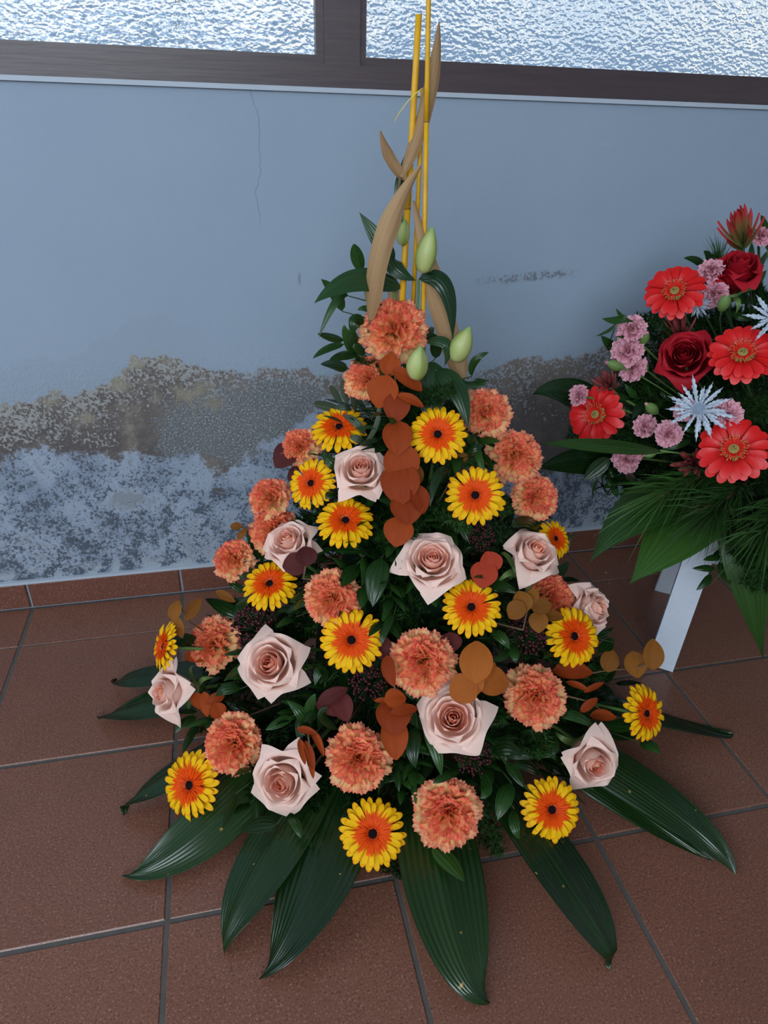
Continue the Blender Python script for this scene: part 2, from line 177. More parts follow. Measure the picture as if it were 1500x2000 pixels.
LEAF_SPRIGS = [
    ('lily', 'broad lily leaf arching out to a thin curled tip behind the tan strip', [((0.2543,1.,0.7799),(0.1829,0.96,0.8009),(0.1185,0.93,0.7771),0.0361,(-0.1669,-0.8368,0.5215))]),
    ('lily', 'pointed lily leaf standing up beside the tan strip', [((0.2402,1.,0.8153),(0.2188,1.,0.8439),(0.1949,1.02,0.8776),0.0255,(-0.4898,-0.8103,0.3218))]),
    ('lily', 'short lily leaf curling down behind the tan strip towards the canes', [((0.2377,1.,0.8235),(0.2421,0.985,0.8089),(0.2689,0.98,0.7936),0.0257,(-0.0286,-0.928,0.3714))]),
    ('lily', 'lily leaf arching down beside the highest open lily bud', [((0.2761,0.99,0.7936),(0.3085,0.965,0.7876),(0.3234,0.96,0.7129),0.0288,(0.021,-0.8746,0.4844))]),
    ('lily', 'narrow dark lily leaf upright between the canes and tan strips', [((0.2498,1.,0.8897),(0.2454,1.,0.9118),(0.2572,1.02,0.951),0.0151,(-0.2374,-0.9555,0.175))]),
    ('lily', 'long lily leaf hanging down over the coral carnation', [((0.3046,0.97,0.666),(0.3261,0.93,0.6484),(0.3373,0.9,0.597),0.0346,(-0.0878,-0.7948,0.6005))]),
    ('lily', 'broad shaded lily leaf under the lowest green bud', [((0.3012,0.98,0.6764),(0.2926,0.95,0.6391),(0.2921,0.93,0.5941),0.0549,(-0.2505,-0.7598,0.6))]),
    ('lily', 'curled lily leaf looping beside the lowest green bud', [((0.2846,0.97,0.7084),(0.3112,0.95,0.7101),(0.3105,0.95,0.6775),0.0192,(-0.064,-0.7691,0.6359))]),
    ('ruscus', 'oval leaf sticking up alone above the arching lily leaf', [((0.2006,1.03,0.7978),(0.1937,1.03,0.819),(0.1891,1.03,0.8356),0.0205,(-0.1806,-0.9489,0.2589))]),
    ('ruscus', 'leafy twig hanging free on the wall side of the top carnation', [((0.1703,1.02,0.7438),(0.1606,1.02,0.7681),(0.1402,1.02,0.7899),0.0192,(-0.344,-0.8898,0.2998)),
      ((0.1759,1.,0.77),(0.1558,0.99,0.7641),(0.1296,0.98,0.7168),0.0130,(-0.4382,-0.8465,0.3024)),
      ((0.2002,1.,0.7301),(0.1839,0.99,0.736),(0.1818,0.99,0.7161),0.0221,(-0.3667,-0.8692,0.3318)),
      ((0.1699,1.,0.707),(0.148,0.99,0.715),(0.1283,0.98,0.7227),0.0148,(-0.3128,-0.7186,0.6211)),
      ((0.1699,1.,0.7009),(0.1441,0.99,0.6986),(0.1209,0.98,0.6874),0.0134,(-0.3077,-0.7103,0.633)),
      ((0.1822,1.,0.6828),(0.172,0.99,0.7127),(0.1682,0.99,0.7321),0.0134,(-0.2587,-0.897,0.3584)),
      ((0.1952,1.,0.7031),(0.1818,0.99,0.7161),(0.1757,0.99,0.7274),0.0134,(-0.2544,-0.8044,0.5369)),
      ((0.1915,1.,0.6863),(0.1818,0.99,0.7033),(0.1787,0.99,0.7199),0.0179,(-0.1635,-0.8724,0.4607)),
      ((0.1915,1.,0.6848),(0.1667,0.99,0.6872),(0.1439,0.98,0.6827),0.0165,(-0.2287,-0.7292,0.6449)),
      ((0.1761,1.,0.6635),(0.1552,0.99,0.6738),(0.1305,0.97,0.6811),0.0211,(-0.3139,-0.6928,0.6492)),
      ((0.2174,1.,0.7459),(0.2022,1.,0.7521),(0.1894,1.,0.7495),0.0103,(-0.1771,-0.8425,0.5087)),
      ((0.2031,1.,0.6859),(0.1895,0.99,0.697),(0.1818,0.99,0.7033),0.0165,(-0.1618,-0.8165,0.5543))]),
    ('ruscus', 'curled leafy twig beside the lily bud that leans to the red bouquet', [((0.366,0.98,0.6495),(0.3649,0.97,0.6769),(0.3856,0.97,0.6894),0.0139,(-0.0244,-0.8769,0.4801)),
      ((0.3634,0.98,0.6415),(0.3699,0.97,0.6421),(0.3864,0.96,0.648),0.0204,(-0.0961,-0.7304,0.6762)),
      ((0.3112,1.,0.6738),(0.3115,1.,0.6936),(0.3046,1.,0.7133),0.0202,(-0.0761,-0.8832,0.4628)),
      ((0.3065,1.,0.7209),(0.3006,1.,0.7134),(0.2984,1.,0.6964),0.0107,(-0.2738,-0.8953,0.3513)),
      ((0.3319,0.97,0.6544),(0.3582,0.96,0.6428),(0.3786,0.95,0.6485),0.0109,(-0.0676,-0.6509,0.7561))]),
    ('olive', 'thin olive leafed twig crossing the uppermost gerbera', [((0.1906,0.9406,0.5798),(0.1769,0.9389,0.6017),(0.1612,0.9673,0.6036),0.0120,(-0.3499,-0.7627,0.5439)),
      ((0.1909,0.9299,0.5695),(0.1773,0.9197,0.583),(0.1654,0.9293,0.5846),0.0119,(-0.2551,-0.7806,0.5705)),
      ((0.1841,0.9989,0.5983),(0.1668,0.9825,0.6097),(0.149,1.0045,0.5999),0.0108,(-0.3275,-0.7204,0.6114)),
      ((0.1673,1.0039,0.6058),(0.1571,1.0043,0.6227),(0.1494,1.0045,0.6376),0.0109,(-0.3345,-0.8414,0.4245)),
      ((0.1768,1.0033,0.6055),(0.1705,1.0037,0.6263),(0.1674,1.0039,0.6467),0.0110,(-0.1521,-0.8905,0.4289)),
      ((0.1855,0.985,0.5994),(0.18,0.9688,0.6262),(0.1822,0.9731,0.6405),0.0107,(-0.0662,-0.8966,0.4379)),
      ((0.1673,1.0039,0.5974),(0.1412,1.0046,0.6053),(0.1231,1.0043,0.6097),0.0157,(-0.2937,-0.6599,0.6916)),
      ((0.1801,0.9333,0.5588),(0.2019,0.9123,0.6069),(0.2076,0.9323,0.6458),0.0074,(-0.1999,-0.9034,0.3793))]),
    ('ruscus', 'dark leafy twig between the round gerbera and the stepping carnations', [((0.3448,0.9016,0.5737),(0.3242,0.8834,0.6032),(0.3064,0.8777,0.6106),0.0103,(-0.19,-0.7407,0.6444)),
      ((0.3294,0.8898,0.5676),(0.3388,0.8737,0.5782),(0.3557,0.8775,0.5794),0.0149,(-0.1011,-0.7403,0.6647)),
      ((0.353,0.8987,0.5619),(0.3353,0.8774,0.5873),(0.328,0.8778,0.6012),0.0104,(-0.2243,-0.8428,0.4893)),
      ((0.3052,0.8699,0.5455),(0.2784,0.8463,0.5509),(0.2625,0.8225,0.5155),0.0160,(-0.1745,-0.8278,0.5332)),
      ((0.475,0.8802,0.4207),(0.4294,0.8515,0.4589),(0.392,0.8233,0.4682),0.0236,(-0.2559,-0.6295,0.7336)),
      ((0.3515,0.9115,0.5815),(0.3465,0.8701,0.567),(0.3521,0.8492,0.5394),0.0119,(-0.2416,-0.8758,0.4178))]),
    ('ruscus', 'leafy twig tucked under the gerbera next to the topmost rose', [((0.1533,0.9405,0.5235),(0.1382,0.9379,0.5413),(0.1287,0.9627,0.5476),0.0169,(-0.3001,-0.6777,0.6713)),
      ((0.147,0.9217,0.4986),(0.1326,0.9039,0.5048),(0.1251,0.9,0.499),0.0152,(-0.2939,-0.6463,0.7042)),
      ((0.037,0.9999,0.346),(0.0206,0.9949,0.3612),(0.0083,0.9873,0.4066),0.0187,(-0.2961,-0.6627,0.6878)),
      ((0.1262,1.0044,0.5308),(0.1122,0.9803,0.5163),(0.1139,0.95,0.5177),0.0096,(-0.1852,-0.7753,0.6039))]),
    ('ruscus', 'bright green leaf and dark leaves between carnation and berry cluster', [((-0.0136,0.9592,0.2549),(-0.0415,0.9712,0.2711),(-0.0681,0.9603,0.2986),0.0258,(-0.1241,-0.4732,0.8722)),
      ((-0.082,0.9538,0.1979),(-0.107,0.9409,0.2346),(-0.1305,0.9271,0.2368),0.0287,(-0.2836,-0.4814,0.8294)),
      ((-0.0304,0.9753,0.2503),(-0.0115,0.9398,0.2956),(0.0135,0.9073,0.3313),0.0217,(0.0421,-0.5898,0.8065)),
      ((-0.0225,0.8577,0.19),(-0.0462,0.8568,0.1951),(-0.0635,0.8598,0.1789),0.0212,(-0.0109,-0.3902,0.9207)),
      ((-0.0319,0.9748,0.335),(-0.0095,0.9679,0.3062),(0.0153,0.9254,0.343),0.0153,(0.0493,-0.5187,0.8535))]),
    ('ruscus', 'leafy twig hanging below the pale carnation over the floor leaf', [((-0.1007,0.9089,0.0915),(-0.1212,0.8972,0.0955),(-0.137,0.8853,0.0847),0.0173,(-0.1681,-0.4165,0.8935)),
      ((-0.1011,0.9009,0.0877),(-0.1124,0.8633,0.0934),(-0.1241,0.8386,0.0848),0.0152,(-0.0826,-0.5101,0.8561)),
      ((-0.0913,0.8928,0.1001),(-0.0756,0.8378,0.1359),(-0.0761,0.8209,0.131),0.0147,(-0.0095,-0.533,0.8461)),
      ((-0.0426,0.7445,0.0842),(-0.0511,0.7183,0.0843),(-0.0637,0.6872,0.0845),0.0169,(-0.1239,-0.4208,0.8987)),
      ((0.0141,0.6782,0.0847),(-0.0116,0.6833,0.0849),(-0.0377,0.6761,0.0843),0.0255,(-0.026,-0.2213,0.9749)),
      ((0.0341,0.6901,0.087),(0.0414,0.6622,0.0988),(0.0464,0.6447,0.0891),0.0163,(0.0121,-0.3319,0.9432))]),
    ('ruscus', 'bright leafy twig above the shoulder of the whitish rose', [((0.0708,0.7463,0.2012),(0.0637,0.7425,0.2325),(0.0439,0.7631,0.2436),0.0194,(-0.1149,-0.4385,0.8914)),
      ((0.0715,0.75,0.2078),(0.0754,0.7433,0.2447),(0.0843,0.7454,0.2662),0.0164,(0.0561,-0.5622,0.8251)),
      ((0.0767,0.7345,0.1912),(0.0653,0.7287,0.2154),(0.0534,0.725,0.2061),0.0223,(-0.0166,-0.4378,0.8989)),
      ((0.1133,0.7232,0.2114),(0.0915,0.7263,0.2383),(0.0993,0.7267,0.2565),0.0148,(0.057,-0.4614,0.8854))]),
    ('ruscus', 'glossy leafy twig under the widest open rose', [((0.2237,0.6903,0.2284),(0.2101,0.6636,0.2237),(0.2108,0.6443,0.1988),0.0245,(-0.1703,-0.4824,0.8592)),
      ((0.2345,0.6879,0.2287),(0.2413,0.6563,0.2198),(0.2455,0.6326,0.1887),0.0217,(-0.1012,-0.495,0.863)),
      ((0.2817,0.6519,0.1738),(0.2524,0.6346,0.1848),(0.2324,0.6294,0.1798),0.0159,(-0.1593,-0.2496,0.9552)),
      ((0.2302,0.6008,0.0847),(0.2449,0.5736,0.0846),(0.2583,0.5385,0.0845),0.0288,(-0.041,-0.1764,0.9835))]),
    ('ruscus', 'glossy leafy twig above the gerbera that lies on a floor leaf', [((0.36,0.6386,0.1383),(0.3372,0.6124,0.1426),(0.3224,0.5941,0.1232),0.0266,(-0.27,-0.3921,0.8794)),
      ((0.3605,0.6194,0.1053),(0.35,0.5937,0.1074),(0.3543,0.5796,0.0909),0.0178,(-0.1792,-0.39,0.9032)),
      ((0.4106,0.6505,0.1348),(0.3796,0.6384,0.1725),(0.3524,0.6338,0.1839),0.0225,(-0.1614,-0.2618,0.9515)),
      ((0.3313,0.6615,0.1842),(0.3484,0.6499,0.2038),(0.3706,0.6422,0.1916),0.0252,(-0.17,-0.3849,0.9072)),
      ((0.3996,0.6618,0.1579),(0.4177,0.6523,0.1754),(0.4279,0.6443,0.1658),0.0168,(-0.189,-0.2699,0.9442)),
      ((0.3116,0.6427,0.1559),(0.3108,0.6201,0.1614),(0.2989,0.6106,0.1544),0.0190,(-0.2514,-0.4097,0.8769))]),
    ('ruscus', 'leafy twig with broad leaves beneath the outermost gerbera', [((0.5776,0.7451,0.1059),(0.5965,0.7253,0.1225),(0.609,0.6991,0.1447),0.0324,(-0.1491,-0.2058,0.9672)),
      ((0.5812,0.7384,0.0939),(0.595,0.723,0.1014),(0.6079,0.7015,0.1155),0.0224,(-0.1807,-0.2951,0.9382)),
      ((0.6105,0.6956,0.1094),(0.6171,0.6795,0.1195),(0.6241,0.6606,0.1189),0.0232,(-0.1673,-0.1735,0.9705)),
      ((0.458,0.7087,0.1896),(0.487,0.6973,0.1899),(0.5279,0.6959,0.1553),0.0207,(-0.1386,-0.3294,0.934)),
      ((0.4382,0.6888,0.1755),(0.4312,0.6602,0.1803),(0.4244,0.6482,0.1731),0.0169,(-0.272,-0.5412,0.7957))]),
    ('ruscus', 'small twig below the golden brown eucalyptus and dark berries', [((0.3487,0.753,0.3331),(0.3562,0.7323,0.3391),(0.3653,0.7208,0.3251),0.0179,(-0.2162,-0.5929,0.7757)),
      ((0.3822,0.7479,0.3076),(0.3576,0.7188,0.3165),(0.3345,0.71,0.3183),0.0134,(-0.215,-0.5731,0.7908)),
      ((0.3874,0.7511,0.3091),(0.3754,0.7231,0.3149),(0.3745,0.7118,0.3052),0.0165,(-0.2288,-0.5721,0.7876)),
      ((0.5163,0.7928,0.2384),(0.4542,0.7439,0.2875),(0.4234,0.724,0.2934),0.0157,(-0.2305,-0.3873,0.8927)),
      ((0.5715,0.7688,0.2659),(0.5654,0.7781,0.2537),(0.5612,0.7902,0.228),0.0234,(-0.1239,-0.5199,0.8452))]),
    ('ruscus', 'dark broad leaf among the fern below the peach carnation', [((0.1951,0.8261,0.4348),(0.1813,0.7956,0.4213),(0.1723,0.7741,0.3887),0.0364,(-0.2551,-0.6463,0.7192)),
      ((0.2054,0.7785,0.3671),(0.1866,0.7545,0.3608),(0.1791,0.7421,0.3443),0.0131,(-0.1741,-0.6889,0.7037)),
      ((0.0577,0.8706,0.3227),(0.0715,0.8413,0.3573),(0.0885,0.8226,0.3687),0.0198,(-0.0185,-0.4942,0.8692)),
      ((0.1055,0.7677,0.2665),(0.0939,0.763,0.2925),(0.0846,0.7516,0.2751),0.0178,(-0.0485,-0.503,0.8629))]),
    ('dryleaf', 'broad tan dried strip sweeping up across the front of the canes', [((0.2025,0.975,0.7414),(0.2104,0.945,0.8456),(0.2635,0.96,0.9408),0.0282,(-0.3099,-0.9194,0.2422))]),
    ('dryleaf', 'tan dried strip descending behind the lily buds to the carnations', [((0.356,0.99,0.6409),(0.3165,0.985,0.7395),(0.2621,0.985,0.8963),0.0331,(-0.1963,-0.9217,0.3347))]),
    ('dryleaf', 'long tan dried leaf twisting up between canes to the window glass', [((0.2426,0.985,0.9252),(0.2776,0.99,1.0162),(0.2842,0.985,1.0949),0.0182,(-0.1736,-0.9844,0.0272))]),
    ('dryleaf', 'short tan dried leaf with a bent tip sticking out beside the canes', [((0.2497,0.985,0.921),(0.2302,0.985,0.9431),(0.2133,0.98,0.9778),0.0146,(-0.3241,-0.9352,0.1429))]),
    ('dryleaf', 'small brown dried strip showing low behind the top carnation', [((0.2466,1.01,0.7428),(0.2442,1.01,0.7686),(0.2486,1.01,0.7937),0.0164,(-0.2268,-0.9249,0.305))]),
]
LILY_BUDS = [
    ((0.2767,0.975,0.8041),(0.2862,0.97,0.8656),0.0286,(0.2553,0.985,0.7594),'largest green lily bud standing at the top beside the canes'),
    ((0.2538,0.9,0.6759),(0.2572,0.895,0.7248),0.0299,(0.2487,0.91,0.6517),'pale green lily bud just below the top carnation'),
    ((0.325,0.955,0.6823),(0.3447,0.95,0.7343),0.0317,(0.3144,0.965,0.6529),'pale lily bud leaning towards the red bouquet'),
    ((0.2413,1.005,0.8598),(0.2362,1.,0.8909),0.0170,(0.2629,1.015,0.7561),'slim green lily bud behind the tan strip'),
    ((0.2507,0.995,0.8378),(0.2531,0.99,0.8728),0.0185,(0.2601,1.005,0.7621),'green lily bud half hidden between the tan strips'),
]
CANES = [
    ((0.2609,0.995,1.1019),(0.2454,1.0097,0.12),0.0040,'thickest yellow cane, cut off below the window glass edge',(0.22, 0.47)),
    ((0.267,0.98,1.1435),(0.3169,1.0165,0.12),0.0030,'tallest yellow cane, reaching past the top of the picture',(0.15, 0.58)),
    ((0.2718,1.,1.0245),(0.278,1.0157,0.12),0.0029,'thin yellow cane behind the two thicker canes',(0.3, 0.62)),
]
FLOOR_LEAVES = [
    ((0.185,1.0013,0.1),(-0.179,1.0063,0.05),(-0.2916,1.0301,0.004),0.095,'floor leaf pointing to the bare wall-side tiles, under the side-on rose bud',0.20,0),
    ((0.1861,1.0146,0.1),(-0.1861,1.0697,0.06),(-0.267,1.125,0.004),0.070,'short floor leaf behind the side-on rose bud, nearest the baseboard',0.20,0),
    ((0.192,0.9631,0.1),(-0.1356,0.8332,0.06),(-0.2289,0.8167,0.004),0.085,'floor leaf with a tip folded sharply down onto the tile',0.45,1),
    ((0.2046,0.9405,0.1),(-0.0917,0.7212,0.05),(-0.2157,0.6974,0.004),0.090,'glossy floor leaf with bright streaks, next to the shiny tile patch',-0.35,0),
    ((0.2213,0.9229,0.1),(-0.0161,0.6354,0.06),(-0.0703,0.5545,0.004),0.100,'pleated floor leaf hanging below the whitish rose',0.35,0),
    ((0.2358,0.9129,0.1),(0.0553,0.5936,0.06),(-0.0253,0.5124,0.004),0.115,'broad floor leaf with small yellow blemishes',0.15,0),
    ((0.2746,0.9005,0.1),(0.235,0.5235,0.06),(0.2598,0.4232,0.004),0.125,'longest floor leaf pointing straight forward, wet highlights at its tip',-0.20,0),
    ((0.3103,0.9032,0.1),(0.4086,0.5266,0.07),(0.4442,0.436,0.004),0.105,'floor leaf with small tear holes and a curled tip',-0.25,1),
    ((0.3509,0.9248,0.1),(0.6156,0.6231,0.06),(0.6891,0.5167,0.004),0.085,'long smooth floor leaf, its tip furthest across the open tiles',0.30,0),
    ((0.3487,0.9229,0.1),(0.5619,0.665,0.04),(0.6692,0.5413,0.004),0.075,'narrow floor leaf lying half beneath the long smooth one',0.30,0),
    ((0.3768,0.9602,0.1),(0.7521,0.7976,0.03),(0.8671,0.7617,0.004),0.075,'floor leaf pointing past the outermost gerbera to the side',-0.20,0),
]
RED_GERBERAS = [
    ((0.7479,1.07,0.7484), (-0.5578,-0.534,0.6354), 0.0502, 'red gerbera highest against the bare wall'),
    ((0.6444,1.07,0.5352), (-0.7516,-0.5491,0.3655), 0.0519, 'red gerbera nearest to the orange cone'),
    ((0.7864,0.9197,0.6859), (-0.4878,-0.5253,0.6972), 0.0512, 'red gerbera between the dark red rose and the thistle'),
    ((0.7612,0.8505,0.5543), (-0.5608,-0.5093,0.6528), 0.0544, 'lowest red gerbera, just below the silver thistle'),
]
RED_ROSES = [
    ((0.8544,1.0637,0.7789), (-0.2768,-0.3695,0.887), 0.0468, 'deep red rose standing upright under the spiky red bracts', 'bud'),
    ((0.7583,1.0172,0.6536), (-0.5799,-0.6236,0.5243), 0.0512, 'dark red open rose between two red gerberas', 'half'),
]
PINK_CARNATIONS = [
    ((0.6782,1.07,0.6917), (-0.6252,-0.5326,0.5705), 0.0254, 'pink spray carnation behind narrow dark leaves'),
    ((0.6779,1.07,0.6535), (-0.6429,-0.5766,0.5042), 0.0276, 'dusky pink spray carnation touching a lighter one below'),
    ((0.697,1.07,0.6207), (-0.5595,-0.7441,0.365), 0.0253, 'light pink spray carnation with one white petal'),
    ((0.6001,1.07,0.5745), (-0.8938,-0.3512,0.2789), 0.0199, 'side-on dusky pink bloom above the red gerbera nearest the cone'),
    ((0.7054,1.0108,0.5337), (-0.7559,-0.537,0.3745), 0.0207, 'small pink spray carnation on the cone side of its round twin'),
    ((0.7152,0.9546,0.5421), (-0.5525,-0.7068,0.4418), 0.0233, 'round pink spray carnation below the silver thistle'),
    ((0.6932,1.0251,0.4625), (-0.6799,-0.6861,0.2587), 0.0261, 'loose light pink bloom hanging at the foot of the bouquet'),
    ((0.8112,1.0571,0.7499), (-0.7952,-0.51,0.3281), 0.0251, 'pale pink bloom tucked under the upright red rose'),
    ((0.8054,1.07,0.7867), (-0.6558,-0.4593,0.5992), 0.0215, 'pale pink bloom half hidden behind the upright red rose'),
    ((0.7594,0.8848,0.6024), (-0.5131,-0.6889,0.512), 0.0249, 'pink spray carnation partly covered by thistle spikes'),
    ((0.8855,1.07,0.8405), (-0.5232,-0.7486,0.4071), 0.0188, 'pink spray carnation high up beside the spiky red bracts'),
    ((0.7453,0.9642,0.5797), (-0.5573,-0.6635,0.4992), 0.0206, 'pink spray carnation under the thistle spikes'),
]
THISTLES = [
    ((0.719,0.9003,0.6056), (-0.6168,-0.6501,0.4439), 0.0532, 'silver blue thistle head in the middle of the red bouquet'),
    ((0.8109,0.9043,0.7447), (-0.4514,-0.7368,0.5033), 0.0425, 'silver blue thistle cut by the picture edge'),
    ((0.796,1.07,0.7303), (-0.7196,-0.5962,0.3559), 0.0308, 'small thistle almost hidden under the highest red gerbera'),
]
BRACTS = [
    ((0.8456,1.07,0.843), (-0.4808,-0.0947,0.8717), 0.0423, 'spiky red and green bracts crowning the red bouquet'),
    ((0.7704,1.07,0.6889), (-0.5954,-0.1695,0.7853), 0.0356, 'reddish bracts below the highest red gerbera'),
    ((0.6547,1.07,0.5945), (-0.6417,-0.3546,0.68), 0.0272, 'crimson bract buds beside the light pink carnation'),
    ((0.741,0.9122,0.5047), (-0.733,-0.5924,0.3344), 0.0342, 'dull red bracts beneath the lowest red gerbera'),
]
BOUQUET_LEAVES = [
    ('dark', 'dark broad leaf pointing at the orange cone across the flaking plaster', [((0.7618,1.22,0.4812),(0.6463,1.19,0.5363),(0.557,1.16,0.5464),0.0621,(-0.6026,-0.6443,0.4708))]),
    ('aspid', 'bright green leaf pointing at the orange cone below the red gerbera', [((0.7049,0.95,0.5137),(0.5655,0.93,0.5435),(0.469,0.92,0.5546),0.0330,(-0.4512,-0.3889,0.8032))]),
    ('dark', 'dark shaded leaf lying beneath the bright green pointed leaf', [((0.8457,1.15,0.3967),(0.6763,1.12,0.4198),(0.5598,1.1,0.4196),0.0663,(-0.5361,-0.6354,0.5558))]),
    ('aspid', 'broad green leaf hanging to a point above the stand feet', [((0.8399,0.96,0.4493),(0.6654,0.9,0.4404),(0.5567,0.86,0.3621),0.1030,(-0.7561,-0.3567,0.5487))]),
    ('aspid', 'broad green leaf overlapping the white stand leg', [((0.8344,0.93,0.4646),(0.7037,0.85,0.4208),(0.5966,0.8,0.3567),0.1134,(-0.6899,-0.4505,0.5666))]),
    ('aspid', 'long green leaf hanging straight down with a pale tip', [((0.856,0.92,0.4376),(0.8435,0.83,0.3366),(0.9114,0.8,0.1511),0.0835,(-0.4342,-0.6248,0.6489))]),
    ('ruscus', 'narrow dark leaves splaying out in front of the pink blooms', [((0.6638,1.07,0.7137),(0.6493,1.07,0.7055),(0.6211,1.07,0.7088),0.0156,(-0.5582,-0.6687,0.4912)),
      ((0.688,1.07,0.7001),(0.6657,1.07,0.7051),(0.6432,1.07,0.7253),0.0104,(-0.5665,-0.6626,0.4899)),
      ((0.6496,1.07,0.6995),(0.6385,1.07,0.6885),(0.6147,1.07,0.6788),0.0070,(-0.5503,-0.6666,0.5028)),
      ((0.6919,1.07,0.6913),(0.6812,1.07,0.6784),(0.6523,1.07,0.6775),0.0088,(-0.5707,-0.6478,0.5047))]),
    ('ruscus', 'two grey green leaves against the wall beside the upright red rose', [((0.8587,1.16,0.7724),(0.8394,1.16,0.785),(0.8125,1.16,0.7888),0.0147,(-0.6291,-0.6533,0.4212)),
      ((0.8706,1.16,0.7785),(0.8635,1.16,0.7918),(0.8495,1.16,0.8007),0.0129,(-0.578,-0.7462,0.3303))]),
    ('ruscus', 'dark twig dangling under the loose light pink bloom', [((0.6882,1.07,0.4453),(0.6656,1.07,0.4256),(0.6434,1.07,0.4025),0.0310,(-0.5431,-0.6229,0.563)),
      ((0.709,1.07,0.4222),(0.6914,1.0574,0.4221),(0.687,1.0661,0.415),0.0251,(-0.4895,-0.716,0.4976)),
      ((0.7149,1.07,0.3944),(0.6908,1.0533,0.3993),(0.6873,1.0692,0.3838),0.0175,(-0.4865,-0.7083,0.5114)),
      ((0.7094,1.07,0.3948),(0.6901,1.0357,0.3975),(0.6855,1.0119,0.3919),0.0154,(-0.4905,-0.702,0.5164)),
      ((0.7164,1.0486,0.4319),(0.6928,0.9985,0.4424),(0.69,0.9775,0.4377),0.0166,(-0.4221,-0.747,0.5136)),
      ((0.6764,1.07,0.4085),(0.6677,1.07,0.3873),(0.6716,1.07,0.3556),0.0049,(-0.4677,-0.7163,0.5178)),
      ((0.6775,1.07,0.4354),(0.6786,1.07,0.4192),(0.6808,1.07,0.4082),0.0136,(-0.4787,-0.7227,0.4985))]),
    ('ruscus', 'single dark upright leaf at the picture edge beside the pink carnation', [((0.9073,1.07,0.8145),(0.8922,1.07,0.8469),(0.8744,1.07,0.8705),0.0136,(-0.6337,-0.7471,0.2008))]),
]
FLOWER_BUDS = [
    ((0.7079,1.07,0.6731),(-0.1542,-0.6226,0.7672),0.0319,'green carnation bud above the dark red rose'),
    ((0.661,1.07,0.6268),(-0.9447,0.1521,0.2906),0.0323,'green bud with a white tip next to the light pink carnation'),
    ((0.7958,1.0031,0.7471),(-0.2128,-0.4257,0.8795),0.0332,'bright green bud beneath the upright red rose'),
    ((0.7052,1.0019,0.5704),(-0.8173,-0.051,0.574),0.0317,'green bud on a thin stalk above the small pink carnations'),
    ((0.6945,0.963,0.5009),(-0.9784,0.0978,-0.1821),0.0211,'green bud on a stalk beside the loose pink bloom'),
    ((0.7204,1.07,0.6197),(-0.226,-0.9563,-0.1856),0.0272,'green bud behind the white petal of the light pink carnation'),
]
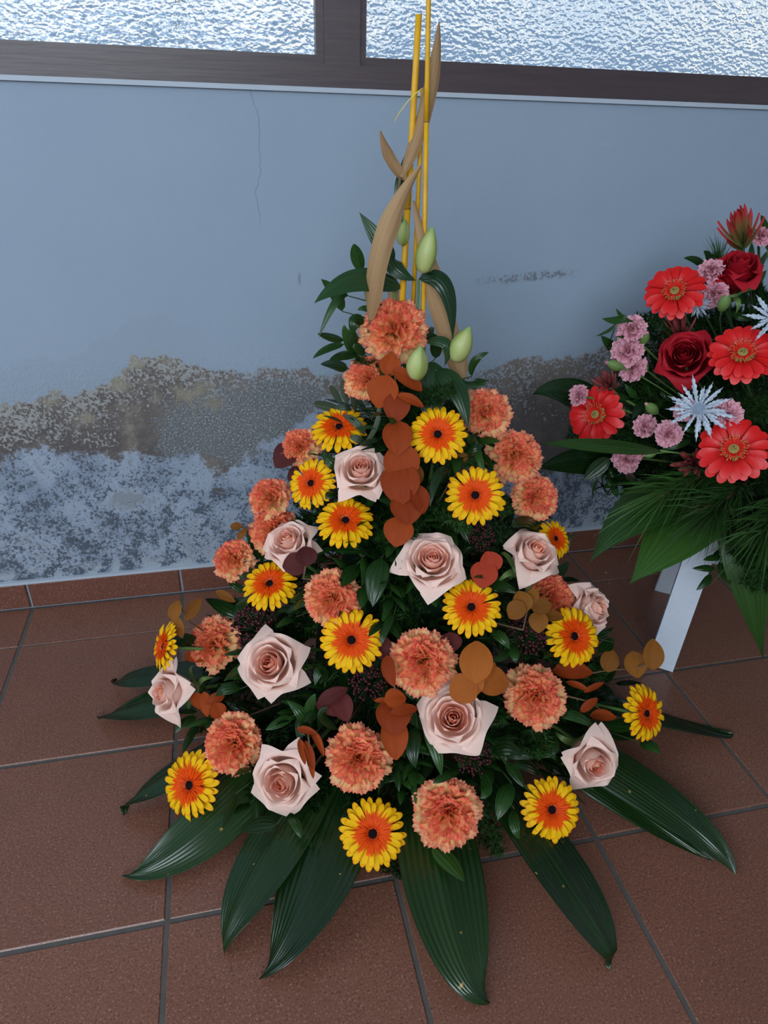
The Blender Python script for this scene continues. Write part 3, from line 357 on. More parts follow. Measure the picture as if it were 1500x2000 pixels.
BOUQUET_FILL = [
    ((0.8674,1.0883,0.7118),(-0.631,-0.2257,0.7422),0.111),
    ((0.8749,1.0801,0.6861),(-0.0687,-0.2205,0.973),0.129),
    ((0.9383,1.1057,0.6741),(-0.0298,-0.1453,0.9889),0.137),
    ((0.8547,1.1137,0.66),(-0.5466,-0.2734,0.7915),0.129),
    ((0.8917,1.1144,0.6371),(-0.1485,-0.1804,0.9723),0.128),
    ((0.9352,1.0744,0.6605),(-0.4638,-0.278,0.8412),0.127),
    ((0.8517,1.1033,0.6444),(-0.6349,-0.2272,0.7385),0.133),
    ((0.8947,1.1074,0.6158),(-0.2556,0.0787,0.9636),0.117),
    ((0.9686,1.1175,0.5969),(-0.4458,-0.048,0.8938),0.143),
    ((0.9266,1.0635,0.6232),(-0.264,-0.1727,0.9489),0.142),
    ((0.8279,1.0764,0.6385),(-0.8051,-0.1281,0.5792),0.135),
    ((0.8419,1.0725,0.5849),(-0.4872,-0.0538,0.8716),0.150),
    ((0.9289,1.1141,0.6256),(-0.7322,-0.2586,0.6301),0.134),
    ((0.9563,1.1059,0.598),(-0.4267,0.038,0.9036),0.125),
    ((0.988,1.1095,0.5685),(-0.2126,-0.1627,0.9635),0.148),
    ((0.8184,1.1144,0.5815),(-0.6866,-0.1714,0.7066),0.131),
    ((0.8403,1.1116,0.5939),(-0.5943,-0.3783,0.7097),0.135),
    ((0.8728,1.105,0.5643),(-0.5123,-0.2651,0.8169),0.140),
    ((0.9031,1.1265,0.5648),(-0.2699,-0.3235,0.9069),0.134),
    ((0.9679,1.0896,0.584),(-0.5865,-0.2616,0.7665),0.125),
    ((0.812,1.1206,0.5809),(-0.8099,-0.3291,0.4855),0.142),
    ((0.8172,1.114,0.5814),(-0.7267,-0.4238,0.5406),0.123),
    ((0.9241,1.1262,0.5403),(-0.7399,-0.1627,0.6527),0.145),
    ((0.89,1.0886,0.5522),(-0.5287,-0.3612,0.7681),0.144),
    ((0.9617,1.1085,0.5384),(-0.4947,-0.0456,0.8679),0.115),
    ((0.9903,1.0951,0.5406),(-0.5269,-0.3529,0.7732),0.126),
    ((0.7752,1.1079,0.5098),(-0.5502,0.0263,0.8346),0.127),
    ((0.811,1.072,0.5224),(-0.7226,-0.145,0.6759),0.131),
    ((0.8621,1.0793,0.5639),(-0.9175,-0.1977,0.345),0.142),
    ((0.8833,1.0985,0.4834),(-0.4689,-0.0298,0.8828),0.133),
    ((0.9228,1.0766,0.5307),(-0.753,-0.2405,0.6125),0.127),
    ((1.0078,1.0866,0.5021),(-0.6198,-0.1825,0.7633),0.141),
    ((0.9941,1.1208,0.4828),(-0.0867,-0.3448,0.9347),0.147),
    ((0.7875,1.1084,0.535),(-0.9975,0.0242,0.0665),0.121),
    ((0.8329,1.1364,0.5283),(-0.9943,0.0885,0.0592),0.112),
    ((0.8137,1.0716,0.5485),(-0.9089,-0.268,0.3194),0.130),
    ((0.8693,1.0917,0.5196),(-0.8257,-0.2673,0.4968),0.118),
    ((0.9291,1.1181,0.5198),(-0.809,-0.3826,0.4463),0.117),
    ((0.9928,1.109,0.4657),(-0.6634,-0.0666,0.7453),0.127),
    ((1.0223,1.1115,0.464),(-0.5152,-0.17,0.84),0.120),
    ((0.7911,1.1292,0.4546),(-0.8696,-0.1216,0.4785),0.147),
    ((0.8857,1.1664,0.4748),(-0.9979,0.0644,-0.0033),0.143),
    ((0.8688,1.1096,0.4631),(-0.8893,-0.0728,0.4514),0.114),
    ((0.8621,1.1027,0.524),(-0.768,-0.5991,0.2266),0.114),
    ((0.8994,1.0935,0.4669),(-0.4919,-0.5029,0.7107),0.137),
    ((0.9872,1.1313,0.4237),(-0.4623,-0.4601,0.758),0.130),
    ((1.0104,1.1487,0.4254),(-0.1397,-0.4903,0.8603),0.133),
    ((0.8169,1.1275,0.4457),(-0.9406,-0.0331,0.3378),0.126),
    ((0.8264,1.1096,0.4689),(-0.8927,-0.3726,0.2534),0.149),
    ((0.8528,1.076,0.4472),(-0.8561,-0.2363,0.4595),0.131),
    ((0.9652,1.137,0.422),(-0.8973,-0.2292,0.3773),0.147),
    ((1.0019,1.1258,0.4518),(-0.9376,-0.2831,0.2017),0.133),
    ((0.9973,1.1329,0.4017),(-0.486,-0.3963,0.7789),0.127),
    ((1.047,1.1222,0.4268),(-0.5368,-0.647,0.5416),0.125),
    ((0.8184,1.1557,0.386),(-0.8556,-0.2057,0.4749),0.129),
    ((0.8846,1.1235,0.4214),(-0.9729,-0.1608,0.1661),0.139),
    ((0.9235,1.1262,0.4407),(-0.9517,-0.307,-0.0055),0.119),
    ((0.9894,1.1428,0.4295),(-0.9516,-0.2889,-0.1049),0.120),
    ((1.0069,1.1395,0.3755),(-0.8032,-0.3358,0.492),0.123),
    ((1.0254,1.0856,0.432),(-0.8947,-0.4151,0.1647),0.124),
    ((1.0432,1.1071,0.4144),(-0.5454,-0.7489,0.3764),0.118),
    ((0.8755,1.159,0.3978),(-0.95,-0.1728,-0.2601),0.137),
    ((0.9001,1.1088,0.3974),(-0.993,0.0372,-0.1121),0.141),
    ((0.9565,1.1067,0.4217),(-0.9816,-0.1203,-0.1483),0.140),
    ((1.008,1.1115,0.4069),(-0.9566,-0.2751,-0.0966),0.139),
    ((1.0173,1.1144,0.428),(-0.8234,-0.5478,-0.148),0.146),
    ((1.1201,1.1494,0.4223),(-0.8708,-0.3476,-0.3477),0.134),
    ((1.0565,1.1711,0.4323),(-0.0136,-0.9091,-0.4164),0.139),
    ((0.9262,1.1683,0.3633),(-0.934,0.0081,-0.3572),0.145),
    ((0.8589,1.0994,0.4034),(-0.8877,-0.4193,-0.1901),0.126),
    ((0.9186,1.1148,0.3966),(-0.7652,-0.5442,-0.3439),0.114),
    ((1.0109,1.1291,0.3815),(-0.8935,-0.2948,-0.3386),0.140),
    ((1.058,1.1248,0.4066),(-0.691,-0.3806,-0.6145),0.131),
    ((1.0414,1.163,0.3857),(-0.3147,-0.9431,-0.107),0.146),
]
RAFFIA = [(0.2662,0.98,1.0255),(0.2573,0.98,1.0197),(0.2466,0.98,1.0095),(0.2371,0.98,0.9981),(0.2309,0.98,0.9878)]
SCRAPS = [
    (0.6855,0.6573,0.0045,'pale green seed scrap on the bare tile beside the longest side leaf'),
    (0.6830,0.6312,0.0030,'tiny white crumb next to the green seed scrap'),
    (0.8959,1.3051,0.0030,'white crumb on the tile near the baseboard between both arrangements'),
    (0.8816,1.2598,0.0022,'tiny crumb on the tile below the white crumb near the baseboard'),
]

# ------------------------------------------------------------------ helpers
class NT:
    """Small wrapper round a material node tree."""
    def __init__(s, name):
        s.m = bpy.data.materials.new(name)
        s.m.use_nodes = True
        s.t = s.m.node_tree
        s.t.nodes.clear()
        s.out = s.t.nodes.new('ShaderNodeOutputMaterial')

    def n(s, typ, **kw):
        nd = s.t.nodes.new('ShaderNode' + typ)
        for k, v in kw.items():
            setattr(nd, k, v)
        return nd

    def set(s, sock, v):
        if hasattr(v, 'is_output') or isinstance(v, bpy.types.NodeSocket):
            s.t.links.new(v, sock)
        elif v is not None:
            if hasattr(v, '__len__') and len(v) == 3 and sock.type == 'RGBA':
                v = (*v, 1)
            sock.default_value = v

    def math(s, op, a, b=None, c=None):
        nd = s.n('Math', operation=op)
        for i, x in enumerate((a, b, c)):
            if x is not None:
                s.set(nd.inputs[i], x)
        return nd.outputs[0]

    def mix(s, f, a, b):
        nd = s.n('MixRGB')
        s.set(nd.inputs[0], f); s.set(nd.inputs[1], a); s.set(nd.inputs[2], b)
        return nd.outputs[0]

    def ramp(s, v, lo, hi, smooth=True):
        nd = s.n('MapRange')
        if smooth:
            nd.interpolation_type = 'SMOOTHSTEP'
        s.set(nd.inputs[0], v); s.set(nd.inputs[1], lo); s.set(nd.inputs[2], hi)
        return nd.outputs[0]

    def noise(s, vec, scale, detail=3.0, rough=0.5):
        nd = s.n('TexNoise')
        if vec is not None:
            s.set(nd.inputs['Vector'], vec)
        nd.inputs['Scale'].default_value = scale
        nd.inputs['Detail'].default_value = detail
        nd.inputs['Roughness'].default_value = rough
        return nd.outputs[0]

    def coord(s, which='Object'):
        return s.n('TexCoord').outputs[which]

    def sep(s, v):
        nd = s.n('SeparateXYZ')
        s.set(nd.inputs[0], v)
        return nd.outputs

    def stretch(s, vec, sc):
        nd = s.n('Mapping')
        s.set(nd.inputs[0], vec)
        nd.inputs[3].default_value = sc
        return nd.outputs[0]

    def bump(s, h, strength=0.3, dist=0.01, normal=None):
        nd = s.n('Bump')
        nd.inputs['Strength'].default_value = strength
        nd.inputs['Distance'].default_value = dist
        s.set(nd.inputs['Height'], h)
        if normal is not None:
            s.set(nd.inputs['Normal'], normal)
        return nd.outputs[0]

    def pbsdf(s, color, rough=0.5, spec=0.5, normal=None, **kw):
        p = s.n('BsdfPrincipled')
        s.set(p.inputs['Base Color'], color)
        s.set(p.inputs['Roughness'], rough)
        s.set(p.inputs['Specular IOR Level'], spec)
        if normal is not None:
            s.set(p.inputs['Normal'], normal)
        for k, v in kw.items():
            s.set(p.inputs[k.replace('_', ' ')], v)
        return p.outputs[0]

    def thin(s, sh, color, amount):
        """light shining through a thin petal or leaf"""
        t = s.n('BsdfTranslucent')
        s.set(t.inputs[0], color)
        m = s.n('MixShader')
        m.inputs[0].default_value = amount
        s.t.links.new(sh, m.inputs[1]); s.t.links.new(t.outputs[0], m.inputs[2])
        return m.outputs[0]

    def done(s, sh):
        s.t.links.new(sh, s.out.inputs[0])
        return s.m


M = {}


def flat(name, color, rough=0.5, spec=0.5, var=0.0, scale=20.0, bump=0.0):
    t = NT(name)
    col = color
    nrm = None
    if var or bump:
        nz = t.noise(t.coord(), scale, 4)
        if var:
            col = t.mix(nz, tuple(c * (1 - var) for c in color), tuple(min(1, c * (1 + var)) for c in color))
        if bump:
            nrm = t.bump(nz, bump, 0.003)
    M[name] = t.done(t.pbsdf(col, rough, spec, nrm))
    return M[name]


def petal_mat(name, base, body, rim, rim_lo, rim_hi, base_hi, streak=0.25, thin=0.2, rough=0.55, side=True, rnd_mix=None, spec=0.12):
    """colour by position on the petal: throat, body and rim"""
    t = NT(name)
    uv = t.coord('UV')
    u, v, _ = t.sep(uv)
    nz = t.noise(t.stretch(uv, (14, 2.2, 1)), 1.5, 1)
    col = t.mix(t.ramp(v, 0.0, base_hi), base, body)
    if rnd_mix:
        r = t.n('ObjectInfo').outputs['Random']
        col = t.mix(t.math('MULTIPLY', r, rnd_mix[1]), col, rnd_mix[0])
    e = v
    if side:
        e = t.math('MAXIMUM', v, t.math('ABSOLUTE', t.math('MULTIPLY_ADD', u, 2.0, -1.0)))
    e = t.math('ADD', e, t.math('MULTIPLY', t.math('SUBTRACT', nz, 0.5), streak))
    col = t.mix(t.ramp(e, rim_lo, rim_hi), col, rim)
    M[name] = t.done(t.thin(t.pbsdf(col, rough, spec), col, thin))


def leaf_mat(name, c1, c2, rough=0.35, veins=9.0, vein=0.5, thin=0.1, spec=0.5, blem=None):
    t = NT(name)
    uv = t.coord('UV')
    u, v, _ = t.sep(uv)
    r = t.n('ObjectInfo').outputs['Random']
    w = t.math('SINE', t.math('MULTIPLY', u, veins * 6.283))
    nz = t.noise(t.stretch(uv, (30, 2, 1)), 1.0, 1)
    col = t.mix(t.math('MULTIPLY_ADD', nz, 0.8, t.math('MULTIPLY', t.math('SUBTRACT', r, 0.5), 0.7)), c1, c2)
    if blem:
        bn = t.noise(t.coord(), 55.0, 2)
        col = t.mix(t.ramp(bn, 0.735, 0.78), col, blem)
    nrm = t.bump(w, vein, 0.0015)
    M[name] = t.done(t.thin(t.pbsdf(col, rough, spec, nrm), c2, thin))


def grid(nu, nv, fn):
    """sheet of (nu+1) x (nv+1) points, fn(u, v) with u, v in 0..1 -> point"""
    vs = [fn(i / nu, j / nv) for j in range(nv + 1) for i in range(nu + 1)]
    fs, uvs = [], []
    for j in range(nv):
        for i in range(nu):
            a = j * (nu + 1) + i
            fs.append((a, a + 1, a + nu + 2, a + nu + 1))
            uvs += [(i / nu, j / nv), ((i + 1) / nu, j / nv), ((i + 1) / nu, (j + 1) / nv), (i / nu, (j + 1) / nv)]
    return vs, fs, uvs


class MB:
    """collects geometry of ONE mesh"""
    def __init__(s):
        s.v, s.f, s.uv = [], [], []

    def add(s, vs, fs, uvs=None, mx=None):
        b = len(s.v)
        s.v += [tuple(mx @ V(p)) if mx else tuple(p) for p in vs]
        s.f += [tuple(b + i for i in f) for f in fs]
        s.uv += uvs if uvs else [(0.5, 0.5)] * sum(len(f) for f in fs)
        return s

    def box(s, c, d, mx=None):
        x, y, z = d[0] / 2, d[1] / 2, d[2] / 2
        vs = [V(c) + V((sx * x, sy * y, sz * z)) for sz in (-1, 1) for sy in (-1, 1) for sx in (-1, 1)]
        return s.add(vs, [(0, 2, 3, 1), (4, 5, 7, 6), (0, 1, 5, 4), (2, 6, 7, 3), (0, 4, 6, 2), (1, 3, 7, 5)], None, mx)

    def tube(s, pts, r0, r1=None, n=6):
        r1 = r0 if r1 is None else r1
        pts = [V(p) for p in pts]
        k = len(pts)
        vs, fs, uvs = [], [], []
        up = None
        for i, p in enumerate(pts):
            d = (pts[min(i + 1, k - 1)] - pts[max(i - 1, 0)]).normalized()
            if up is None:
                up = d.orthogonal().normalized()
            up = (up - d * up.dot(d)).normalized()
            w = d.cross(up)
            r = r0 + (r1 - r0) * i / max(1, k - 1)
            vs += [p + (up * math.cos(2 * PI * j / n) + w * math.sin(2 * PI * j / n)) * r for j in range(n)]
        for i in range(k - 1):
            for j in range(n):
                a, b = i * n + j, i * n + (j + 1) % n
                fs.append((a, b, b + n, a + n))
        fs.append(tuple(reversed(range(n))))
        fs.append(tuple(range((k - 1) * n, k * n)))
        return s.add(vs, fs)

    def lathe(s, prof, n=12, mx=None):
        vs = [(r * math.cos(2 * PI * j / n), r * math.sin(2 * PI * j / n), z) for r, z in prof for j in range(n)]
        fs, uvs = [], []
        for i in range(len(prof) - 1):
            for j in range(n):
                a, b = i * n + j, i * n + (j + 1) % n
                fs.append((a, b, b + n, a + n))
        fs.append(tuple(reversed(range(n))))
        fs.append(tuple(range((len(prof) - 1) * n, len(prof) * n)))
        return s.add(vs, fs, None, mx)

    def mesh(s, name, mat, smooth=True):
        me = bpy.data.meshes.new(name)
        me.from_pydata(s.v, [], s.f)
        ul = me.uv_layers.new(name='UVMap')
        flatuv = [c for p in s.uv for c in p]
        ul.data.foreach_set('uv', flatuv)
        me.materials.append(M[mat])
        if smooth:
            me.polygons.foreach_set('use_smooth', [True] * len(me.polygons))
        me.update()
        return me


def sheet(nu, nv, fn, name, mat):
    b = MB()
    b.add(*grid(nu, nv, fn))
    return b.mesh(name, mat)


def put(name, me, parent=None, mx=None):
    o = bpy.data.objects.new(name, me)
    COL.objects.link(o)
    if parent is not None:
        o.parent = parent
    if mx is not None:
        o.matrix_local = mx
    return o


def tag(o, label=None, cat=None, group=None, kind=None):
    for k, v in (('label', label), ('category', cat), ('group', group), ('kind', kind)):
        if v:
            o[k] = v
    return o


def thing(name, label, cat, mx=None, group=None):
    o = put(name, None, None, mx)
    o.empty_display_size = 0.02
    return tag(o, label, cat, group)


def frame(P, n, scale=1.0, spin=0.0, x=None):
    n = V(n).normalized()
    if x is None:
        xa = V((0, 0, 1)).cross(n)
        if xa.length < 1e-3:
            xa = V((1, 0, 0))
    else:
        xa = V(x) - n * V(x).dot(n)
    xa.normalize()
    ya = n.cross(xa)
    c, s = math.cos(spin), math.sin(spin)
    xa, ya = xa * c + ya * s, ya * c - xa * s
    P = V(P)
    return Matrix(((xa.x * scale, ya.x * scale, n.x * scale, P.x), (xa.y * scale, ya.y * scale, n.y * scale, P.y),
                   (xa.z * scale, ya.z * scale, n.z * scale, P.z), (0, 0, 0, 1)))


def rot(ax, a):
    return Matrix.Rotation(a, 4, ax)


def bez(a, b, c, n=8):
    a, b, c = V(a), V(b), V(c)
    return [a * (1 - t) ** 2 + b * 2 * t * (1 - t) + c * t * t for t in [i / n for i in range(n + 1)]]


CONE = V((0.285, 1.0, 0.0))
BOUQ = V((1.05, 1.03, 0.40))


def stem_to(root, P, n, back, r, foot, mat, inv):
    """stem from behind a flower head to its foam, in the flower's own space"""
    if V(P).x > 0.7:
        mat = 'dark_stem'
    a = V(P) - V(n) * back
    b = V(P) - V(n) * (back + 0.06)
    pts = [inv @ p for p in bez(a, b, foot, 8)]
    sc = inv.to_scale()[0]
    put('stem', MB().tube(pts, r * sc, r * sc * 1.1, 6).mesh('stem', mat), root)


def cone_foot(P):
    P = V(P)
    return V((CONE.x + 0.22 * (P.x - CONE.x), CONE.y + 0.22 * (P.y - CONE.y), max(0.11, P.z * 0.55)))


def bouq_foot(P):
    P = V(P)
    return V((BOUQ.x + 0.2 * (P.x - BOUQ.x), BOUQ.y + 0.2 * (P.y - BOUQ.y), 0.405 + 0.25 * max(0, P.z - 0.45)))


# ------------------------------------------------------------------ materials
def build_materials():
    # --- wall: paint over crumbling, salt-stained plaster
    t = NT('wall_plaster')
    co = t.coord()
    x, y, z = t.sep(co)
    xn = t.math('MULTIPLY_ADD', x, 1 / 2.4, 0.8 / 2.4)

    def curve(pts):
        nd = t.n('FloatCurve')
        cv = nd.mapping.curves[0]
        pts = [(-0.8, pts[0][1])] + list(pts) + [(1.6, pts[-1][1])]
        P2 = [((a + 0.8) / 2.4, b) for a, b in pts]
        cv.points[0].location = P2[0]
        cv.points[1].location = P2[-1]
        for p in P2[1:-1]:
            cv.points.new(*p)
        nd.mapping.update()
        t.set(nd.inputs['Value'], xn)
        return nd.outputs[0]
    n_big = t.noise(co, 5.0, 2, 0.6)
    n_mid = t.noise(co, 22.0, 4, 0.65)
    n_fine = t.noise(co, 170.0, 3, 0.7)
    n_speck = t.noise(co, 260.0, 2, 0.6)
    b1 = curve([(-0.442, 0.475), (-0.363, 0.497), (-0.287, 0.499), (-0.214, 0.535), (-0.171, 0.565), (-0.112, 0.566), (-0.045, 0.543), (0.12, 0.533), (0.385, 0.505), (0.561, 0.505), (0.643, 0.535), (0.691, 0.538), (0.756, 0.524), (0.803, 0.545), (0.989, 0.581), (1.26, 0.585)])
    b2 = curve([(-0.462, 0.392), (-0.366, 0.385), (-0.296, 0.39), (-0.243, 0.355), (-0.167, 0.368), (-0.093, 0.374), (-0.046, 0.30), (0.011, 0.33), (0.114, 0.384), (0.182, 0.44), (0.272, 0.435), (0.512, 0.383), (0.643, 0.336), (0.792, 0.26), (0.935, 0.24), (1.3, 0.2)])
    n_lump = t.noise(co, 11.0, 4, 0.62)
    c_mid = t.math('SUBTRACT', n_mid, 0.5)
    c_fine = t.math('SUBTRACT', n_fine, 0.5)
    c_lump = t.math('SUBTRACT', n_lump, 0.5)
    h1 = t.math('SUBTRACT', t.math('ADD', b1, t.math('ADD', t.math('MULTIPLY', c_mid, 0.07), t.math('MULTIPLY', c_fine, 0.02))), z)
    h2 = t.math('SUBTRACT', t.math('ADD', b2, t.math('ADD', t.math('MULTIPLY', c_lump, 0.24), t.math('MULTIPLY', c_fine, 0.07))), z)
    paint = t.mix(n_big, (0.262, 0.340, 0.428), (0.292, 0.362, 0.446))
    # faint damp tide mark in the paint above the flaking
    damp = t.math('MULTIPLY', t.ramp(t.math('ADD', h1, 0.085), 0.0, 0.012), t.ramp(x, 0.0, -0.14))
    paint = t.mix(t.math('MULTIPLY', damp, 0.5), paint, (0.262, 0.322, 0.388))
    # bare brown grey plaster with flecks of old paint
    left = t.ramp(x, 0.05, -0.10)
    brown = t.mix(t.ramp(n_lump, 0.40, 0.60), (0.108, 0.098, 0.096), (0.175, 0.155, 0.14))
    brown = t.mix(t.math('MULTIPLY', t.math('MULTIPLY', t.ramp(n_lump, 0.50, 0.64), left), 0.7), brown, (0.30, 0.285, 0.215))
    fl_lim = t.math('ADD', t.math('MULTIPLY_ADD', h1, 1.3, 0.475), t.math('MULTIPLY', c_lump, 0.35))
    fleck = t.ramp(t.math('SUBTRACT', n_fine, fl_lim), -0.02, 0.03)
    brown = t.mix(fleck, brown, t.mix(left, (0.28, 0.31, 0.345), (0.31, 0.318, 0.31)))
    # grey cement showing
    dx = t.math('MULTIPLY', t.math('SUBTRACT', x, 0.06), 1 / 0.20)
    dz = t.math('MULTIPLY', t.math('SUBTRACT', z, 0.42), 1 / 0.095)
    dd = t.math('ADD', t.math('MULTIPLY', dx, dx), t.math('MULTIPLY', dz, dz))
    cem = t.ramp(t.math('ADD', dd, t.math('ADD', t.math('MULTIPLY', c_lump, 4.2), t.math('MULTIPLY', c_fine, 1.2))), 1.25, 0.75)
    cement = t.mix(t.ramp(n_speck, 0.50, 0.68), t.mix(n_lump, (0.105, 0.115, 0.12), (0.175, 0.185, 0.185)), (0.34, 0.37, 0.41))
    # white blue salt bloom with dark pits
    salt = t.mix(t.ramp(n_lump, 0.35, 0.62), (0.21, 0.262, 0.338), (0.315, 0.378, 0.468))
    pits = t.math('ADD', t.math('MULTIPLY', n_fine, 0.56), t.math('ADD', t.math('MULTIPLY', n_mid, 0.26), t.math('MULTIPLY', n_lump, 0.18)))
    low = t.ramp(z, 0.34, 0.10)
    salt = t.mix(t.ramp(pits, t.math('MULTIPLY_ADD', low, 0.035, 0.49), t.math('MULTIPLY_ADD', low, 0.035, 0.42)), salt, (0.085, 0.105, 0.135))
    salt = t.mix(t.math('MULTIPLY', t.ramp(n_lump, 0.57, 0.66), t.math('MULTIPLY_ADD', low, -0.3, 0.65)), salt, (0.19, 0.20, 0.20))
    salt = t.mix(t.math('MULTIPLY', t.ramp(z, 0.115, 0.085), t.ramp(n_mid, 0.46, 0.56)), salt, (0.33, 0.38, 0.43))
    bare = t.mix(cem, brown, cement)
    m2 = t.ramp(h2, -0.012, 0.012)
    bare = t.mix(m2, bare, salt)
    m1 = t.ramp(h1, -0.002, 0.004)
    # flecks of missing paint along the margin
    m1b = t.math('MULTIPLY', t.ramp(t.math('ADD', h1, 0.05), 0.0, 0.05), t.ramp(n_fine, 0.60, 0.66))
    m1 = t.math('MAXIMUM', m1, m1b)
    # scuffed line and scratches higher up
    sz = t.math('ABSOLUTE', t.math('SUBTRACT', z, t.math('MULTIPLY_ADD', t.math('SUBTRACT', x, 0.52), 0.06, 0.703)))
    scuff = t.math('MULTIPLY', t.math('MULTIPLY', t.ramp(x, 0.49, 0.60), t.ramp(x, 0.76, 0.70)), t.ramp(t.math('ADD', sz, t.math('MULTIPLY', t.math('SUBTRACT', n_mid, 0.5), 0.02)), 0.012, 0.004))
    scuff = t.math('MULTIPLY', scuff, t.ramp(n_fine, 0.46, 0.58))
    mkx = t.math('ABSOLUTE', t.math('SUBTRACT', x, 0.152))
    mkz = t.math('ABSOLUTE', t.math('SUBTRACT', z, 0.713))
    mark = t.math('MULTIPLY', t.ramp(mkx, 0.004, 0.001), t.ramp(mkz, 0.016, 0.004))
    crx = t.math('ABSOLUTE', t.math('SUBTRACT', x, t.math('MULTIPLY_ADD', t.noise(t.stretch(co, (0.01, 0.01, 1)), 14.0, 3), 0.06, 0.054)))
    crack = t.math('MULTIPLY', t.math('MULTIPLY', t.ramp(crx, 0.0012, 0.0004), t.ramp(z, 0.80, 0.84)), 0.45)
    wear = t.math('MAXIMUM', t.math('MULTIPLY', scuff, 0.85), t.math('MAXIMUM', t.math('MULTIPLY', mark, 0.5), crack))
    col = t.mix(m1, t.mix(wear, paint, (0.13, 0.14, 0.155)), bare)
    # relief: rough where the paint is gone, faint brush marks above
    rough_zone = t.ramp(z, 0.60, 0.50)
    hgt = t.math('ADD', t.math('MULTIPLY', n_fine, t.math('MULTIPLY_ADD', rough_zone, 1.2, 0.10)), t.math('MULTIPLY', t.noise(t.stretch(co, (1, 1, 2.5)), 60.0, 2), 0.18))
    M['wall_plaster'] = t.done(t.pbsdf(col, 0.85, 0.2, t.bump(hgt, 0.5, 0.004)))
    flat('plain_wall', (0.66, 0.69, 0.72), 0.85, 0.2, 0.04, 3.0)
    flat('trim_paint', (0.42, 0.48, 0.55), 0.6, 0.3, 0.06, 30.0)
    # --- terracotta tiles
    for nm, c1, c2, ro in (('floor_tile', (0.160, 0.066, 0.042), (0.235, 0.100, 0.064), 0.30), ('skirting_tile', (0.135, 0.050, 0.033), (0.18, 0.068, 0.045), 0.42)):
        t = NT(nm)
        co = t.n('NewGeometry').outputs['Position']
        r = t.n('ObjectInfo').outputs['Random']
        big = t.noise(co, 9.0, 4)
        sp = t.noise(co, 330.0, 2, 0.75)
        col = t.mix(t.math('MULTIPLY_ADD', big, 0.7, t.math('MULTIPLY_ADD', r, 0.3, -0.05)), c1, c2)
        col = t.mix(t.ramp(sp, 0.47, 0.30), col, tuple(c * 0.5 for c in c1))
        col = t.mix(t.math('MULTIPLY', t.ramp(sp, 0.56, 0.72), 0.6), col, (0.42, 0.27, 0.20))
        ror = t.math('MULTIPLY_ADD', t.noise(co, 14.0, 4), 0.18, ro - 0.09)
        M[nm] = t.done(t.pbsdf(col, ror, 0.42, t.bump(sp, 0.12, 0.0008)))
    flat('grout', (0.092, 0.086, 0.080), 0.9, 0.2, 0.25, 60.0, 0.3)
    flat('skirting_grout', (0.27, 0.30, 0.34), 0.9, 0.2, 0.2, 60.0, 0.3)
    # --- window
    t = NT('dark_wood')
    co = t.coord()
    g = t.noise(t.stretch(co, (3, 40, 40)), 3.0, 5)
    col = t.mix(g, (0.042, 0.032, 0.038), (0.082, 0.056, 0.058))
    M['dark_wood'] = t.done(t.pbsdf(col, 0.38, 0.5, t.bump(g, 0.2, 0.002)))
    t = NT('hammered_glass')
    co = t.coord()
    w1 = t.noise(t.stretch(co, (1, 1, 1.5)), 110.0, 1)
    w2 = t.noise(t.stretch(co, (1, 1, 1.8)), 13.0, 3)
    p = t.n('BsdfGlass')
    p.inputs['IOR'].default_value = 1.48
    p.inputs['Roughness'].default_value = 0.03
    p.inputs['Color'].default_value = (0.93, 0.97, 1.0, 1)
    t.set(p.inputs['Normal'], t.bump(t.math('ADD', w1, t.math('MULTIPLY', w2, 7.0)), 1.0, 0.0017))
    M['hammered_glass'] = t.done(p.outputs[0])
    flat('hill_rock', (0.32, 0.42, 0.54), 0.9, 0.1, 0.35, 0.5)
    flat('yard_ground', (0.55, 0.58, 0.60), 0.9, 0.1, 0.2, 1.0)
    # --- petals
    petal_mat('gerbera_petal', (0.78, 0.13, 0.004), (0.92, 0.54, 0.006), (0.82, 0.20, 0.008), 0.88, 1.03, 0.40, 0.12, 0.25)
    petal_mat('gerbera_inner', (0.62, 0.035, 0.002), (0.84, 0.085, 0.003), (0.88, 0.11, 0.004), 0.75, 1.0, 0.6, 0.2, 0.25, side=False)
    petal_mat('red_petal', (0.42, 0.005, 0.004), (0.66, 0.008, 0.008), (0.72, 0.014, 0.014), 0.8, 1.0, 0.5, 0.3, 0.12, rough=0.42, side=False, spec=0.4)
    petal_mat('red_inner', (0.60, 0.02, 0.01), (0.66, 0.015, 0.01), (0.85, 0.36, 0.12), 0.72, 0.95, 0.4, 0.1, 0.1, side=False)
    flat('gerbera_disc', (0.010, 0.005, 0.006), 0.95, 0.05, 0.5, 300.0)
    flat('gerbera_ring', (0.62, 0.20, 0.045), 0.6, 0.3, 0.4, 200.0)
    flat('red_disc', (0.30, 0.24, 0.07), 0.7, 0.3, 0.4, 300.0, 0.4)
    petal_mat('carnation_outer', (0.97, 0.72, 0.26), (1.0, 0.64, 0.28), (0.95, 0.25, 0.18), 0.86, 1.03, 0.9, 0.24, 0.42, side=False, rnd_mix=((1.0, 0.74, 0.36), 0.9))
    petal_mat('carnation_inner', (0.97, 0.56, 0.17), (1.0, 0.54, 0.21), (0.95, 0.17, 0.13), 0.85, 1.03, 0.8, 0.30, 0.42, side=False, rnd_mix=((0.98, 0.36, 0.17), 0.7))
    petal_mat('pink_carnation', (0.46, 0.12, 0.18), (0.62, 0.24, 0.32), (0.76, 0.40, 0.47), 0.7, 1.02, 0.9, 0.4, 0.15, side=False, rnd_mix=((0.66, 0.32, 0.35), 0.8))
    petal_mat('rose_outer', (0.85, 0.74, 0.48), (0.98, 0.65, 0.54), (0.98, 0.73, 0.63), 0.75, 1.0, 0.35, 0.1, 0.30, rough=0.5, rnd_mix=((0.99, 0.74, 0.64), 0.6))
